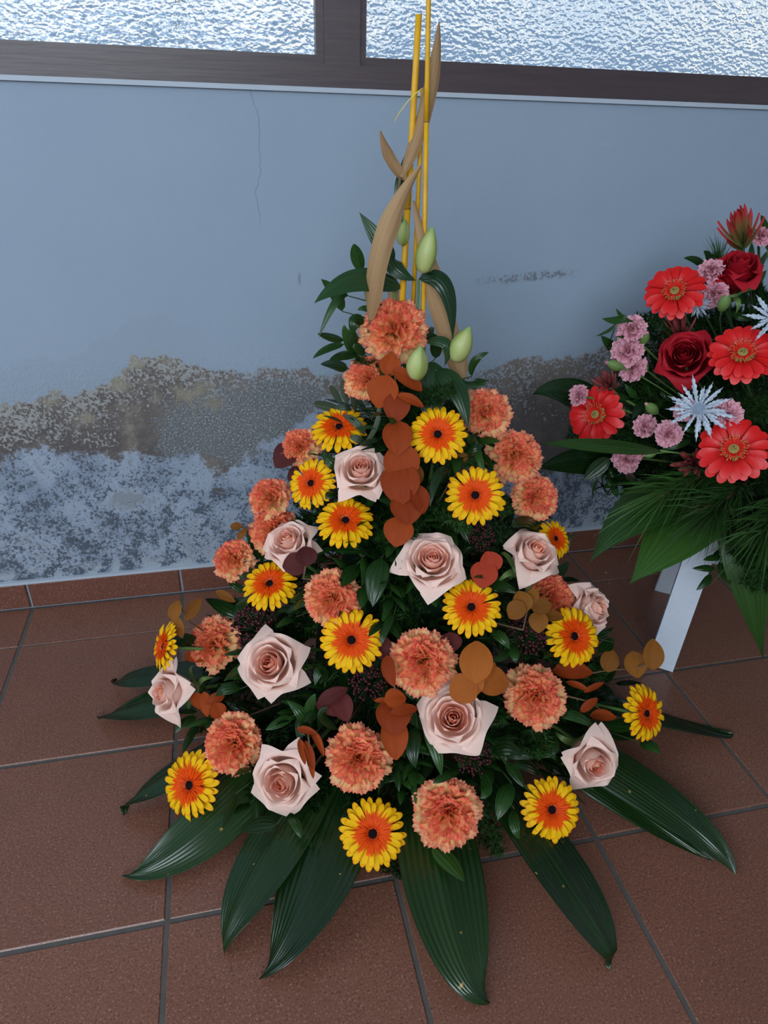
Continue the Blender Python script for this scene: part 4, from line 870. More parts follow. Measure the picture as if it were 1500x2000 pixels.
    petal_mat('rose_inner', (0.96, 0.40, 0.22), (0.98, 0.53, 0.39), (0.98, 0.63, 0.52), 0.6, 1.0, 0.7, 0.1, 0.30, rough=0.5)
    petal_mat('rose_heart', (0.95, 0.26, 0.12), (0.98, 0.38, 0.22), (0.98, 0.56, 0.43), 0.75, 1.0, 0.7, 0.1, 0.30, rough=0.5)
    petal_mat('red_rose', (0.12, 0.003, 0.008), (0.30, 0.006, 0.014), (0.40, 0.012, 0.022), 0.7, 1.0, 0.7, 0.2, 0.08, rough=0.5)
    # --- green stuff
    flat('stem_green', (0.10, 0.19, 0.045), 0.5, 0.4, 0.25, 40.0)
    flat('dark_stem', (0.026, 0.050, 0.016), 0.6, 0.3, 0.3, 40.0)
    flat('twig_brown', (0.13, 0.075, 0.045), 0.7, 0.3, 0.3, 60.0)
    flat('calyx_green', (0.13, 0.22, 0.06), 0.5, 0.4, 0.3, 60.0)
    leaf_mat('floor_leaf', (0.005, 0.019, 0.004), (0.015, 0.044, 0.009), 0.20, 13.0, 0.22, 0.03, 0.5, (0.30, 0.20, 0.05))
    leaf_mat('lily_leaf', (0.008, 0.030, 0.012), (0.026, 0.080, 0.024), 0.28, 5.0, 0.2, 0.08, 0.4)
    leaf_mat('ruscus_leaf', (0.006, 0.021, 0.005), (0.023, 0.078, 0.012), 0.24, 4.0, 0.2, 0.08, 0.35)
    leaf_mat('olive_leaf', (0.030, 0.050, 0.028), (0.075, 0.095, 0.050), 0.5, 3.0, 0.2, 0.10, 0.4)
    leaf_mat('bouquet_leaf', (0.012, 0.046, 0.008), (0.040, 0.110, 0.014), 0.38, 7.0, 0.25, 0.08, 0.4)
    leaf_mat('dry_leaf', (0.26, 0.150, 0.066), (0.52, 0.34, 0.175), 0.55, 3.0, 0.12, 0.15, 0.3)
    for nm, a, b in (('rust', (0.20, 0.028, 0.006), (0.36, 0.062, 0.010)), ('tan', (0.30, 0.078, 0.012), (0.43, 0.130, 0.024)), ('red', (0.23, 0.022, 0.010), (0.38, 0.044, 0.018)),
                     ('darkred', (0.060, 0.014, 0.014), (0.12, 0.024, 0.022)), ('gold', (0.15, 0.052, 0.008), (0.255, 0.098, 0.014))):
        leaf_mat('euc_' + nm, a, b, 0.6, 2.0, 0.15, 0.10, 0.1)
    t = NT('fern_needle')
    r = t.n('ObjectInfo').outputs['Random']
    c = t.mix(r, (0.007, 0.026, 0.006), (0.022, 0.066, 0.012))
    M['fern_needle'] = t.done(t.pbsdf(c, 0.55, 0.15))
    t = NT('pine_needle')
    r = t.n('ObjectInfo').outputs['Random']
    c = t.mix(r, (0.012, 0.042, 0.009), (0.034, 0.095, 0.016))
    M['pine_needle'] = t.done(t.pbsdf(c, 0.45, 0.4))
    flat('berry', (0.055, 0.008, 0.014), 0.35, 0.3, 0.6, 300.0)
    t = NT('lily_bud')
    uv = t.coord('UV')
    u, v, _ = t.sep(uv)
    rib = t.math('ABSOLUTE', t.math('SINE', t.math('MULTIPLY', u, 3 * PI)))
    c = t.mix(rib, (0.24, 0.32, 0.07), (0.46, 0.52, 0.20))
    c = t.mix(t.ramp(v, 0.75, 1.0), c, (0.26, 0.38, 0.12))
    M['lily_bud'] = t.done(t.thin(t.pbsdf(c, 0.42, 0.4), c, 0.12))
    t = NT('yellow_cane')
    co = t.coord('UV')
    g = t.noise(t.coord(), 60.0, 4)
    c = t.mix(g, (0.52, 0.26, 0.006), (0.80, 0.45, 0.015))
    M['yellow_cane'] = t.done(t.pbsdf(c, 0.42, 0.4))
    flat('cane_node', (0.33, 0.17, 0.02), 0.6, 0.3, 0.3, 80.0)
    flat('raffia', (0.75, 0.62, 0.10), 0.5, 0.4)
    flat('thistle', (0.46, 0.53, 0.62), 0.5, 0.35, 0.25, 120.0)
    flat('thistle_heart', (0.20, 0.27, 0.36), 0.6, 0.3, 0.4, 200.0)
    petal_mat('bract', (0.09, 0.13, 0.03), (0.20, 0.11, 0.04), (0.46, 0.03, 0.035), 0.45, 0.9, 0.6, 0.2, 0.1, side=False)
    petal_mat('dull_bract', (0.10, 0.03, 0.03), (0.24, 0.05, 0.05), (0.34, 0.07, 0.07), 0.5, 0.9, 0.6, 0.2, 0.1, side=False)
    t = NT('white_wood')
    co = t.coord()
    g = t.noise(co, 90.0, 4)
    sc = t.math('MULTIPLY', t.ramp(t.noise(t.stretch(co, (60, 60, 260)), 1.0, 3), 0.60, 0.68), t.ramp(t.noise(co, 9.0, 2), 0.58, 0.66))
    c = t.mix(t.math('MULTIPLY', sc, 0.55), t.mix(g, (0.56, 0.63, 0.72), (0.64, 0.70, 0.78)), (0.15, 0.16, 0.18))
    M['white_wood'] = t.done(t.pbsdf(c, 0.5, 0.4))
    flat('black_plastic', (0.012, 0.013, 0.013), 0.4, 0.5)
    flat('wet_foam', (0.012, 0.035, 0.018), 0.95, 0.1, 0.3, 200.0, 0.5)
    flat('crumb', (0.55, 0.55, 0.45), 0.8, 0.2)


build_materials()

# ------------------------------------------------------------------ the room
X0, X1, YF, CEIL = -2.3, 3.3, -2.7, 2.55       # extent of the room
WX0, WX1, WZ0, WZ1 = -0.85, 1.95, 1.0357, 1.95  # window opening in the back wall
TILE, TX, CUT, SKIRT = 0.33, -0.4782, 0.1387, 0.0674


def struct(name, me, parent=None, mx=None):
    return tag(put(name, me, parent, mx), kind='structure')


w = MB()
for (a, b, c, d) in ((X0, X1, 0, WZ0), (X0, X1, WZ1, CEIL), (X0, WX0, WZ0, WZ1), (WX1, X1, WZ0, WZ1)):
    w.box(((a + b) / 2, WALL_Y + 0.11, (c + d) / 2), (b - a, 0.22, d - c))
struct('wall_back', w.mesh('wall_back', 'wall_plaster', False))
struct('wall_left', MB().box((X0 - 0.05, (WALL_Y + YF) / 2, CEIL / 2), (0.1, WALL_Y - YF, CEIL)).mesh('wall_left', 'plain_wall', False))
struct('wall_right', MB().box((X1 + 0.05, (WALL_Y + YF) / 2, CEIL / 2), (0.1, WALL_Y - YF, CEIL)).mesh('wall_right', 'plain_wall', False))
struct('wall_front', MB().box(((X0 + X1) / 2, YF - 0.05, CEIL / 2), (X1 - X0, 0.1, CEIL)).mesh('wall_front', 'plain_wall', False))
struct('ceiling', MB().box(((X0 + X1) / 2, (WALL_Y + YF) / 2, CEIL + 0.05), (X1 - X0, WALL_Y - YF, 0.1)).mesh('ceiling', 'plain_wall', False))

# floor: a bed of grout with every tile laid on it
floor = struct('floor', MB().box(((X0 + X1) / 2, (WALL_Y + YF) / 2, -0.0315), (X1 - X0, WALL_Y - YF, 0.06)).mesh('floor', 'grout', False))


def tile_mesh(name, sx, sy, h, mat, e=0.0022):
    """flat tile with a worn, slightly rounded edge; top at z = 0"""
    x, y = sx / 2, sy / 2
    vs = [(-x, -y, -h), (x, -y, -h), (x, y, -h), (-x, y, -h), (-x, -y, -e), (x, -y, -e), (x, y, -e), (-x, y, -e),
          (-x + e, -y + e, 0), (x - e, -y + e, 0), (x - e, y - e, 0), (-x + e, y - e, 0)]
    fs = [(8, 9, 10, 11)] + [(i, (i + 1) % 4, 4 + (i + 1) % 4, 4 + i) for i in range(4)] + [(4 + i, 4 + (i + 1) % 4, 8 + (i + 1) % 4, 8 + i) for i in range(4)]
    return MB().add(vs, fs).mesh(name, mat, False)


GAP = 0.0055
full = tile_mesh('floor_tile', TILE - GAP, TILE - GAP, 0.006, 'floor_tile')
cut = tile_mesh('cut_floor_tile', TILE - GAP, CUT - GAP, 0.006, 'floor_tile')
for i in range(-5, 11):
    cx = TX + (i + 0.5) * TILE
    put('floor_tile', cut, floor, Matrix.Translation((cx, WALL_Y - 0.008 - (CUT - 0.008) / 2, rnd.uniform(-0.0006, 0.0004))))
    for j in range(0, 11):
        cy = WALL_Y - CUT - (j + 0.5) * TILE
        put('floor_tile', full, floor, Matrix.Translation((cx, cy, rnd.uniform(-0.0006, 0.0004))) @ rot('Z', rnd.uniform(-0.002, 0.002)))
# baseboard: tiles set on edge
base = struct('baseboard_back', MB().box(((X0 + X1) / 2, WALL_Y - 0.0015, SKIRT / 2), (X1 - X0, 0.003, SKIRT)).mesh('baseboard_back', 'skirting_grout', False))
sk = tile_mesh('baseboard_tile', TILE - GAP, SKIRT - 0.005, 0.006, 'skirting_tile')
for i in range(-5, 11):
    put('baseboard_tile', sk, base, Matrix.Translation((TX + (i + 0.5) * TILE, WALL_Y - 0.0085, SKIRT / 2 + 0.002)) @ rot('X', PI / 2))
tr = struct('trim_1', MB().box(((X0 + X1) / 2, WALL_Y - 0.004, SKIRT + 0.004), (X1 - X0, 0.010, 0.007)).mesh('trim_1', 'trim_paint', False))
# painted plaster lip under the window
tr = MB()
tr.box(((WX0 + WX1) / 2, WALL_Y + 0.01, WZ0 - 0.0035), (WX1 - WX0 + 0.04, 0.035, 0.0075))
struct('trim_2', tr.mesh('trim_2', 'trim_paint', False))

# window: dark wooden frame with two lights of hammered glass in view
win = struct('window_1', None)
FY = WALL_Y + 0.020
GZ = 1.0845


def bar(name, x0, x1, z0, z1, y0, y1):
    put(name, MB().box(((x0 + x1) / 2, (y0 + y1) / 2, (z0 + z1) / 2), (x1 - x0, y1 - y0, z1 - z0)).mesh(name, 'dark_wood', False), win)


MX0, MX1 = 0.208, 0.270
bar('bottom_rail', WX0, WX1, WZ0, 1.0705, FY - 0.014, FY + 0.05)
bar('top_rail', WX0, WX1, WZ1 - 0.05, WZ1, FY - 0.014, FY + 0.05)
bar('mullion', MX0, MX1, 1.0705, WZ1 - 0.05, FY - 0.013, FY + 0.05)
bar('stile', WX0, WX0 + 0.05, 1.0705, WZ1 - 0.05, FY - 0.014, FY + 0.05)
bar('stile', WX1 - 0.05, WX1, 1.0705, WZ1 - 0.05, FY - 0.014, FY + 0.05)
for (a, b) in ((WX0 + 0.05, MX0), (MX1, WX1 - 0.05)):
    bar('glazing_bead', a, b, 1.0705, GZ, FY - 0.003, FY + 0.02)
    bar('glazing_bead', a, b, WZ1 - 0.064, WZ1 - 0.05, FY - 0.003, FY + 0.02)
    bar('glazing_bead', a, a + 0.013, GZ, WZ1 - 0.064, FY - 0.003, FY + 0.02)
    bar('glazing_bead', b - 0.013, b, GZ, WZ1 - 0.064, FY - 0.003, FY + 0.02)
    put('pane', MB().box(((a + b) / 2, FY + 0.024, (1.0705 + WZ1 - 0.05) / 2), (b - a, 0.005, WZ1 - 0.05 - 1.0705)).mesh('pane', 'hammered_glass', False), win)

# outside: pale yard and distant ridges seen blurred through the glass
struct('ground', MB().box((0, 41.7, -1.05), (160, 80, 0.1)).mesh('ground', 'yard_ground', False))
for k, (d, zt, amp, ph) in enumerate(((26.0, 1.7, 1.9, 0.3), (34.0, 3.0, 2.2, 4.4), (50.0, 5.4, 3.4, 2.1))):
    def ridge(u, v, d=d, zt=zt, amp=amp, ph=ph):
        x = (u - 0.5) * 150
        h = zt + amp * (noise.noise((x * 0.16 + ph, ph, 0)) + 0.6 * noise.noise((x * 0.5, ph * 2, 1)))
        return (x, d + 10 * (v - 1) + 3 * v * v, -1.0 + (h + 1.0) * math.sin(v * PI / 2))
    struct('hills', sheet(140, 6, ridge, 'hills', 'hill_rock'))

# ------------------------------------------------------------------ flower parts shared between flowers
def ger_petal(mat, wid, nv=9):
    def fn(u, v):
        a = 2 * u - 1
        w = wid * (0.35 + 0.65 * min(1, v * 1.35) ** 0.8)
        if v > 0.78:
            w *= 0.60 + 0.40 * (1 - ((v - 0.78) / 0.22) ** 2.4)
        x = 0.30 + 0.70 * v - 0.035 * a * a * v
        return (x, a * w, 0.05 + 0.12 * math.sin(v * 2.2) - 0.10 * v * v - 0.022 * (1 - a * a))
    return sheet(4, nv, fn, 'petal', mat)


GP = {'orange': ger_petal('gerbera_petal', 0.098), 'red': ger_petal('red_petal', 0.150)}


def spikes(n, r0, r1, z0, z1, w, mat, name, seed):
    """ring of many narrow pointed florets, one mesh"""
    g = random.Random(seed)
    b = MB()
    for i in range(n):
        a = 2 * PI * i / n + g.uniform(-0.1, 0.1)
        R1 = r1 * g.uniform(0.82, 1.06)
        zz = z1 + g.uniform(-0.02, 0.03)
        ca, sa = math.cos(a), math.sin(a)
        pts = []
        for (r, ww, z) in ((r0, 0.6, z0), ((r0 + R1) / 2, 1.0, (z0 + zz) / 2 + 0.05), (R1, 0.25, zz)):
            for s in (-1, 1):
                pts.append((r * ca - s * ww * w * sa, r * sa + s * ww * w * ca, z))
        b.add(pts, [(0, 1, 3, 2), (2, 3, 5, 4)], [(0, 0), (1, 0), (1, .5), (0, .5), (0, .5), (1, .5), (1, 1), (0, 1)])
    return b


def dome(r, z0, h, mat, name, n=16):
    prof = [(r * math.cos(t), z0 + h * math.sin(t)) for t in [i * PI / 2 / 5 for i in range(5)]] + [(0.02 * r, z0 + h)]
    return MB().lathe(prof, n).mesh(name, mat)


def ring_buds(n, r0, r1, z, h, mat, name, seed):
    g = random.Random(seed)
    b = MB()
    for i in range(n):
        a, r = g.uniform(0, 2 * PI), math.sqrt(g.uniform(r0 * r0, r1 * r1))
        q = 0.016
        c = V((r * math.cos(a), r * math.sin(a), z))
        hh = h * g.uniform(0.6, 1.2)
        b.add([c + V((q, 0, 0)), c + V((-q / 2, q, 0)), c + V((-q / 2, -q, 0)), c + V((0.03 * math.cos(a), 0.03 * math.sin(a), hh))], [(0, 1, 3), (1, 2, 3), (2, 0, 3)])
    return b.mesh(name, mat, False)


def ger_inner(mat, lens, seed):
    b = MB()
    for k, (n, r0, r1, z0, z1, w) in enumerate(lens):
        q = spikes(n, r0, r1, z0, z1, w, mat, '', seed + k)
        b.add(q.v, q.f, q.uv)
    return b.mesh('inner_florets', mat)


GI = {'orange': ger_inner('gerbera_inner', ((50, 0.15, 0.68, 0.12, 0.19, 0.036), (48, 0.14, 0.58, 0.14, 0.23, 0.032), (40, 0.13, 0.46, 0.14, 0.25, 0.027)), 3),
      'red': ger_inner('red_inner', ((64, 0.14, 0.40, 0.14, 0.23, 0.014), (56, 0.13, 0.31, 0.14, 0.23, 0.012)), 9)}
GD = {'orange': dome(0.14, 0.13, 0.045, 'gerbera_disc', 'disc'), 'red': dome(0.17, 0.12, 0.07, 'red_disc', 'disc')}
GR = {'orange': ring_buds(60, 0.12, 0.25, 0.15, 0.08, 'gerbera_ring', 'disc_florets', 4), 'red': ring_buds(10, 0.0, 0.05, 0.18, 0.04, 'gerbera_disc', 'disc_florets', 5)}
GC = MB().lathe([(0.03, -0.16), (0.16, -0.12), (0.30, 0.0), (0.36, 0.09)], 12).mesh('calyx', 'calyx_green')


def gerbera(P, n, r, label, kind, foot, group):
    mx = frame(P, n, r, rnd.uniform(0, 6))
    t = thing('gerbera', label, 'gerbera', mx, group)
    for (cnt, sc, tilt, dz, ph) in ((23, 1.0, -0.03, -0.03, 0.0), (20, 0.90, 0.08, 0.035, 0.37)) if kind == 'orange' else ((18, 1.0, 0.0, -0.03, 0.0), (16, 0.93, 0.08, 0.025, 0.4)):
        for i in range(cnt):
            a = 2 * PI * (i + ph) / cnt + rnd.uniform(-0.05, 0.05)
            s = sc * rnd.uniform(0.94, 1.04)
            put('petal', GP[kind], t, Matrix.Translation((0, 0, dz)) @ rot('Z', a) @ rot('Y', -tilt - rnd.uniform(-0.07, 0.07)) @ rot('X', rnd.uniform(-0.2, 0.2)) @ Matrix.Diagonal((s, s * rnd.uniform(0.9, 1.12), s, 1)))
    tag(put('inner_florets', GI[kind], t), kind='stuff')
    dc = put('disc', GD[kind], t)
    tag(put('disc_florets', GR[kind], dc), kind='stuff')
    put('calyx', GC, t)
    stem_to(t, P, n, r * 0.12, 0.0028, foot, 'stem_green', mx.inverted())


# --- carnation
def car_petal(mat, seed, wid, ruf, cup, nu=22, nv=5, teeth=0.035):
    g = random.Random(seed)
    k1, k2, p1, p2 = g.uniform(5, 8), g.uniform(10, 14), g.uniform(0, 6), g.uniform(0, 6)

    def fn(u, v):
        a = 2 * u - 1
        w = wid * (0.12 + 0.88 * v ** 0.75)
        th = a * w
        L = v * (1 - 0.10 * a * a)
        if v > 0.99:
            L += teeth * (1 if round(u * nu) % 2 else -0.6) + 0.045 * math.sin(7 * a + p1)
        z = v * v * ruf * (math.sin(k1 * a + p1) * 0.6 + math.sin(k2 * a + p2) * 0.35 * v) + cup * a * a * v + 0.12 * v * v * math.sin(v * 3)
        return (L * math.cos(th), L * math.sin(th) * 1.0, z)
    return sheet(nu, nv, fn, 'petal', mat)


CP_OUT = [car_petal('carnation_outer', 20 + i, 0.60, 0.17, 0.03) for i in range(4)]
CP_IN = [car_petal('carnation_inner', 40 + i, 0.62, 0.30, 0.10) for i in range(5)]
CP_PINK = [car_petal('pink_carnation', 60 + i, 0.62, 0.26, 0.12, 12, 4, 0.045) for i in range(4)]
CCALYX = MB().lathe([(0.05, -1.05), (0.14, -1.0), (0.17, -0.7), (0.20, -0.42), (0.27, -0.30)], 10).mesh('calyx', 'calyx_green')


def carnation(P, n, r, label, foot, group, pink=False, name='carnation'):
    mx = frame(P, n, r, rnd.uniform(0, 6))
    t = thing(name, label, 'carnation', mx, group)
    layers = ((9, 0.05, 1.02, 0), (9, 0.33, 1.00, 0), (9, 0.62, 0.95, 1), (8, 0.90, 0.92, 1), (6, 1.18, 0.90, 1), (4, 1.42, 0.88, 1))
    if pink:
        layers = ((7, 0.0, 1.0, 0), (6, 0.4, 0.95, 0), (5, 0.8, 0.85, 0), (4, 1.25, 0.8, 0))
    squash = rnd.uniform(0.9, 1.08)
    for (cnt, el, ln, inner) in layers:
        ph = rnd.uniform(0, 6)
        for i in range(cnt):
            a = ph + 2 * PI * i / cnt + rnd.uniform(-0.18, 0.18)
            e = el + rnd.uniform(-0.2, 0.2)
            s = ln * rnd.uniform(0.92, 1.06)
            me = rnd.choice(CP_PINK if pink else (CP_IN if inner else CP_OUT))
            put('petal', me, t, Matrix.Translation((0, 0, -0.34)) @ rot('Z', a) @ rot('Y', -e) @ rot('X', rnd.uniform(-0.6, 0.6)) @ Matrix.Diagonal((s, s * squash, s, 1)))
    put('calyx', CCALYX, t)
    stem_to(t, P, n, r * 0.95, 0.0022, foot, 'stem_green', mx.inverted())


# --- rose
def rose_petal(mat, span, rim, ztop, roll, tip, seed, rb=0.05, belly=0.16, nu=12, nv=12):
    """cupped petal wrapped round the bud; rim = radius at the mouth, roll = how far the edge rolls back"""
    g = random.Random(seed)
    p1, p2 = g.uniform(0, 6), g.uniform(-0.25, 0.25)

    def fn(u, v):
        a = 2 * u - 1
        wv = 0.30 + 0.70 * math.sin(min(1, v * 1.3) * PI / 2)
        if v > 0.72:
            wv *= 1 - 0.42 * ((v - 0.72) / 0.28) ** 2
        th = a * span * wv
        e = abs(a - p2) / (1 + abs(p2))
        top = ztop + tip * (0.5 - e) * (v ** 3)          # the mouth comes to a blunt point
        q = math.sin(v * PI / 2) ** 0.8
        r = rb + (rim - rb) * v ** 0.6 + belly * (0.25 + rim) * math.sin(v * PI) * 0.8
        k = max(0.0, v - 0.70) / 0.30
        r += roll * k * k * (0.75 + 0.9 * e * e) + 0.018 * math.sin(3.5 * a + p1) * v
        z = -0.55 + (top + 0.55) * (0.35 * v + 0.65 * q) - roll * 0.55 * k ** 3 * (0.5 + e)
        return (r * math.cos(th), r * math.sin(th), z)
    return sheet(nu, nv, fn, 'petal', mat)


def rose_set(kind, red):
    """list of (mesh, azimuth) for one rose form"""
    g = random.Random({'bud': 11, 'half': 23, 'open': 37}[kind] + (5 if red else 0))
    # count, mouth radius, height of the mouth, rolled edge
    spec = {'bud': [(2, 0.045, 0.42, 0.0), (3, 0.095, 0.45, 0.005), (3, 0.16, 0.45, 0.015), (3, 0.24, 0.42, 0.04), (4, 0.34, 0.34, 0.10), (4, 0.42, 0.20, 0.20)],
            'half': [(2, 0.04, 0.34, 0.0), (3, 0.085, 0.38, 0.005), (3, 0.15, 0.40, 0.01), (4, 0.225, 0.39, 0.02), (4, 0.32, 0.35, 0.04), (5, 0.43, 0.27, 0.09), (5, 0.54, 0.12, 0.17)],
            'open': [(2, 0.04, 0.20, 0.0), (3, 0.09, 0.25, 0.005), (4, 0.16, 0.29, 0.01), (4, 0.24, 0.30, 0.02), (5, 0.34, 0.27, 0.035), (5, 0.45, 0.21, 0.07), (6, 0.58, 0.10, 0.13), (5, 0.66, -0.02, 0.22)]}[kind]
    out = []
    az = 0.3
    L = len(spec)
    for li, (cnt, rim, zt, roll) in enumerate(spec):
        f = li / (L - 1)
        for i in range(cnt):
            mat = 'red_rose' if red else ('rose_heart' if f < 0.22 else 'rose_inner' if f < 0.58 else 'rose_outer')
            span = (PI / cnt) * g.uniform(1.45, 1.75)
            me = rose_petal(mat, span, rim * g.uniform(0.94, 1.06), zt + g.uniform(-0.03, 0.03), roll * g.uniform(0.6, 1.4), 0.04 + 0.19 * f, g.randint(0, 999))
            out.append((me, az))
            az += 2 * PI / cnt + g.uniform(-0.12, 0.12)
        az += 0.9
    return out


RSETS = {}
SEPAL = sheet(4, 6, lambda u, v: (0.12 + 0.42 * math.sin(v * 2.0), (2 * u - 1) * 0.09 * (1 - v) ** 0.7, -0.55 - 0.25 * v * v + 0.18 * math.sin(v * 3)), 'sepal', 'calyx_green')
RCALYX = MB().lathe([(0.045, -0.80), (0.10, -0.74), (0.13, -0.62), (0.16, -0.52)], 10).mesh('calyx', 'calyx_green')


def rose(P, n, r, label, kind, foot, group, red=False):
    key = (kind, red)
    if key not in RSETS:
        RSETS[key] = rose_set(kind, red)
    sc = r / {'bud': 0.64, 'half': 0.76, 'open': 0.93}[kind]
    mx = frame(P, n, sc, rnd.uniform(0, 6))
    t = thing('rose', label, 'rose', mx, group)
    for me, az in RSETS[key]:
        put('petal', me, t, rot('Z', az + rnd.uniform(-0.12, 0.12)) @ rot('Y', rnd.uniform(-0.05, 0.05)))
    cx = put('calyx', RCALYX, t)
    for i in range(5):
        put('sepal', SEPAL, cx, rot('Z', i * 2 * PI / 5 + rnd.uniform(-0.2, 0.2)))
    stem_to(t, P, n, sc * 0.75, 0.0032, foot, 'stem_green', mx.inverted())


# --- blades and leaves
PROF = {'dark': lambda t: (t ** 0.6 * (1 - t) ** 1.1) / 0.3415, 'aspid': lambda t: (t ** 0.62 * (1 - t) ** 1.2) / 0.316, 'lily': lambda t: (t ** 0.6 * (1 - t) ** 0.95) / 0.375, 'ruscus': lambda t: (t ** 0.55 * (1 - t) ** 0.8) / 0.432,
        'olive': lambda t: (t ** 0.55 * (1 - t) ** 0.6) / 0.455, 'dryleaf': lambda t: min(1, (t * 5 + 0.15)) ** 0.6 * min(1, (1 - t) * 2.6 + 0.06) ** 0.75}


def blade(B, Mid, T, width, n, prof, mat, name, nu=6, nv=14, fold=0.15, pleat=0.0, curl=0.0, twist=0.0, wav=0.0):
    B, Mid, T, n = V(B), V(Mid), V(T), V(n)
    K = Mid * 2 - (B + T) * 0.5
    pf = PROF[prof]
    ph = (B.x * 37 + T.z * 91) % 6.28

    def fn(u, v):
        a = 2 * u - 1
        c = B * (1 - v) ** 2 + K * 2 * v * (1 - v) + T * v * v
        d = ((K - B) * (1 - v) + (T - K) * v).normalized()
        s = n.cross(d).normalized()
        if twist:
            s = Quaternion(d, twist * (v - 0.5)) @ s
        m = d.cross(s)
        w = width * 0.5 * max(0.012, pf(min(0.9995, max(0.0005, v))))
        off = fold * abs(a) * w + pleat * math.cos(a * PI * nu / 2) * min(1, v * 4) + curl * a * a * w + wav * width * math.sin(7 * v + ph) * a
        return c + s * (a * w) - m * off
    return sheet(nu, nv, fn, name, mat)


LMAT = {'aspid': 'bouquet_leaf', 'dark': 'floor_leaf', 'lily': 'lily_leaf', 'ruscus': 'ruscus_leaf', 'olive': 'olive_leaf', 'dryleaf': 'dry_leaf'}


def leaf_sprigs(rows, centre, group):
    for kind, label, leaves in rows:
        if len(leaves) == 1:
            B, Mi, T, w, n = leaves[0]
            nm = {'lily': 'lily_leaf', 'dryleaf': 'dried_leaf', 'aspid': 'broad_leaf', 'dark': 'broad_leaf'}.get(kind, 'ruscus_leaf')
            t = thing(nm, label, 'leaf', Matrix.Translation(B), group)
            o = V(B)
            kw = dict(fold=0.22, nu=8, nv=18)
            if kind == 'dryleaf':
                kw = dict(fold=0.1, curl=0.45, twist=1.1 if w < 0.033 else 0.5, wav=0.03, nu=6, nv=26)
            if kind in ('aspid', 'dark'):
                kw = dict(fold=0.16, pleat=0.0005, nu=14, nv=22, wav=0.012)
            put('blade', blade((0, 0, 0), V(Mi) - o, V(T) - o, w, n, kind, LMAT[kind], 'blade', **kw), t)
            foot = cone_foot(B) if centre is CONE else bouq_foot(B)
            if kind == 'dryleaf':
                foot = V(B) + V((0, 0.02, -0.06))
            put('stalk', MB().tube([V((0, 0, 0)), (foot - o) * 0.4 + V((0, 0, 0.006)), (foot - o) * 0.8], 0.0018, 0.002, 5).mesh('stalk', 'twig_brown' if kind == 'dryleaf' else 'stem_green'), t)
            continue
        root = sum((V(l[0]) for l in leaves), V()) / len(leaves)
        ax = V((centre.x, centre.y, root.z - 0.03))
        root = root + (ax - root).normalized() * min(0.15, (ax - root).length * 0.75) if centre is CONE else root + V((0.03, 0.07, -0.07))
        t = thing('olive_twig' if kind == 'olive' else 'ruscus_twig', label, 'foliage', Matrix.Translation(root), group)
        st = MB()
        for (B, Mi, T, w, n) in leaves:
            b = V(B) - root
            put('leaf', blade(b, V(Mi) - root, V(T) - root, w, n, kind, LMAT[kind], 'leaf', fold=0.2, nu=6, nv=10), t)
            inw = (V((centre.x, centre.y, B[2] - 0.03)) - V(B)).normalized() * 0.05 if centre is CONE else V((0.012, 0.03, -0.04))
            st.tube([b, b + inw * 0.6, b + inw * 1.3], 0.0008, 0.0012, 5)
            st.tube([b + inw * 1.3, V((0, 0, 0))], 0.0012, 0.0014, 5)
        if centre is not CONE:
            ax = bouq_foot(root)
        st.tube(bez((0, 0, 0), (ax - root) * 0.3, (ax - root) * 0.6 + V((0, 0, -0.05)), 5), 0.0016, 0.0018, 5)
        put('stem', st.mesh('stem', 'dark_stem'), t)


def euc_leaf(mat):
    def fn(u, v):
        a = 2 * u - 1
        w = 0.5 * max(0.02, math.sin(PI * v ** 0.85)) ** 0.62
        return (v, a * w, 0.10 * a * a * w + 0.10 * math.sin(v * PI) - 0.02)
    return sheet(6, 9, fn, 'leaf', mat)


# --- feathery fern, shared by every frond
def fern_mesh(seed, fluffy):
    g = random.Random(seed)
    b, s = MB(), MB()
    L = 1.0
    s.tube([(0, 0, 0), (0.5, 0, 0.05), (1, 0, -0.04)], 0.010, 0.004, 5)
    nb = 26
    for i in range(nb):
        v = 0.14 + 0.86 * i / nb
        side = 1 if i % 2 else -1
        bl = (0.36 if fluffy else 0.28) * (1 - v) ** 0.6 * g.uniform(0.75, 1.1) + 0.03
        base = V((v, 0, 0.05 * math.sin(v * 3)))
        d = V((math.cos(0.95), side * math.sin(0.95), g.uniform(-0.35, 0.35))).normalized()
        k = 11
        for j in range(k):
            c = base + d * bl * (j + 1) / k
            for q in range(3):
                nd = (d * 0.5 + V((g.uniform(-1, 1), g.uniform(-1, 1), g.uniform(-1, 1)))).normalized()
                sd = nd.orthogonal().normalized() * 0.0085
                b.add([c - sd, c + sd, c + nd * 0.085], [(0, 1, 2)])
        b.add([base - V((0, 0, .004)), base + V((0, 0, .004)), base + d * bl], [(0, 1, 2)])
    return s.mesh('stem', 'dark_stem'), b.mesh('foliage', 'fern_needle', False)


FERNS = [fern_mesh(200 + i, i % 2) for i in range(5)]


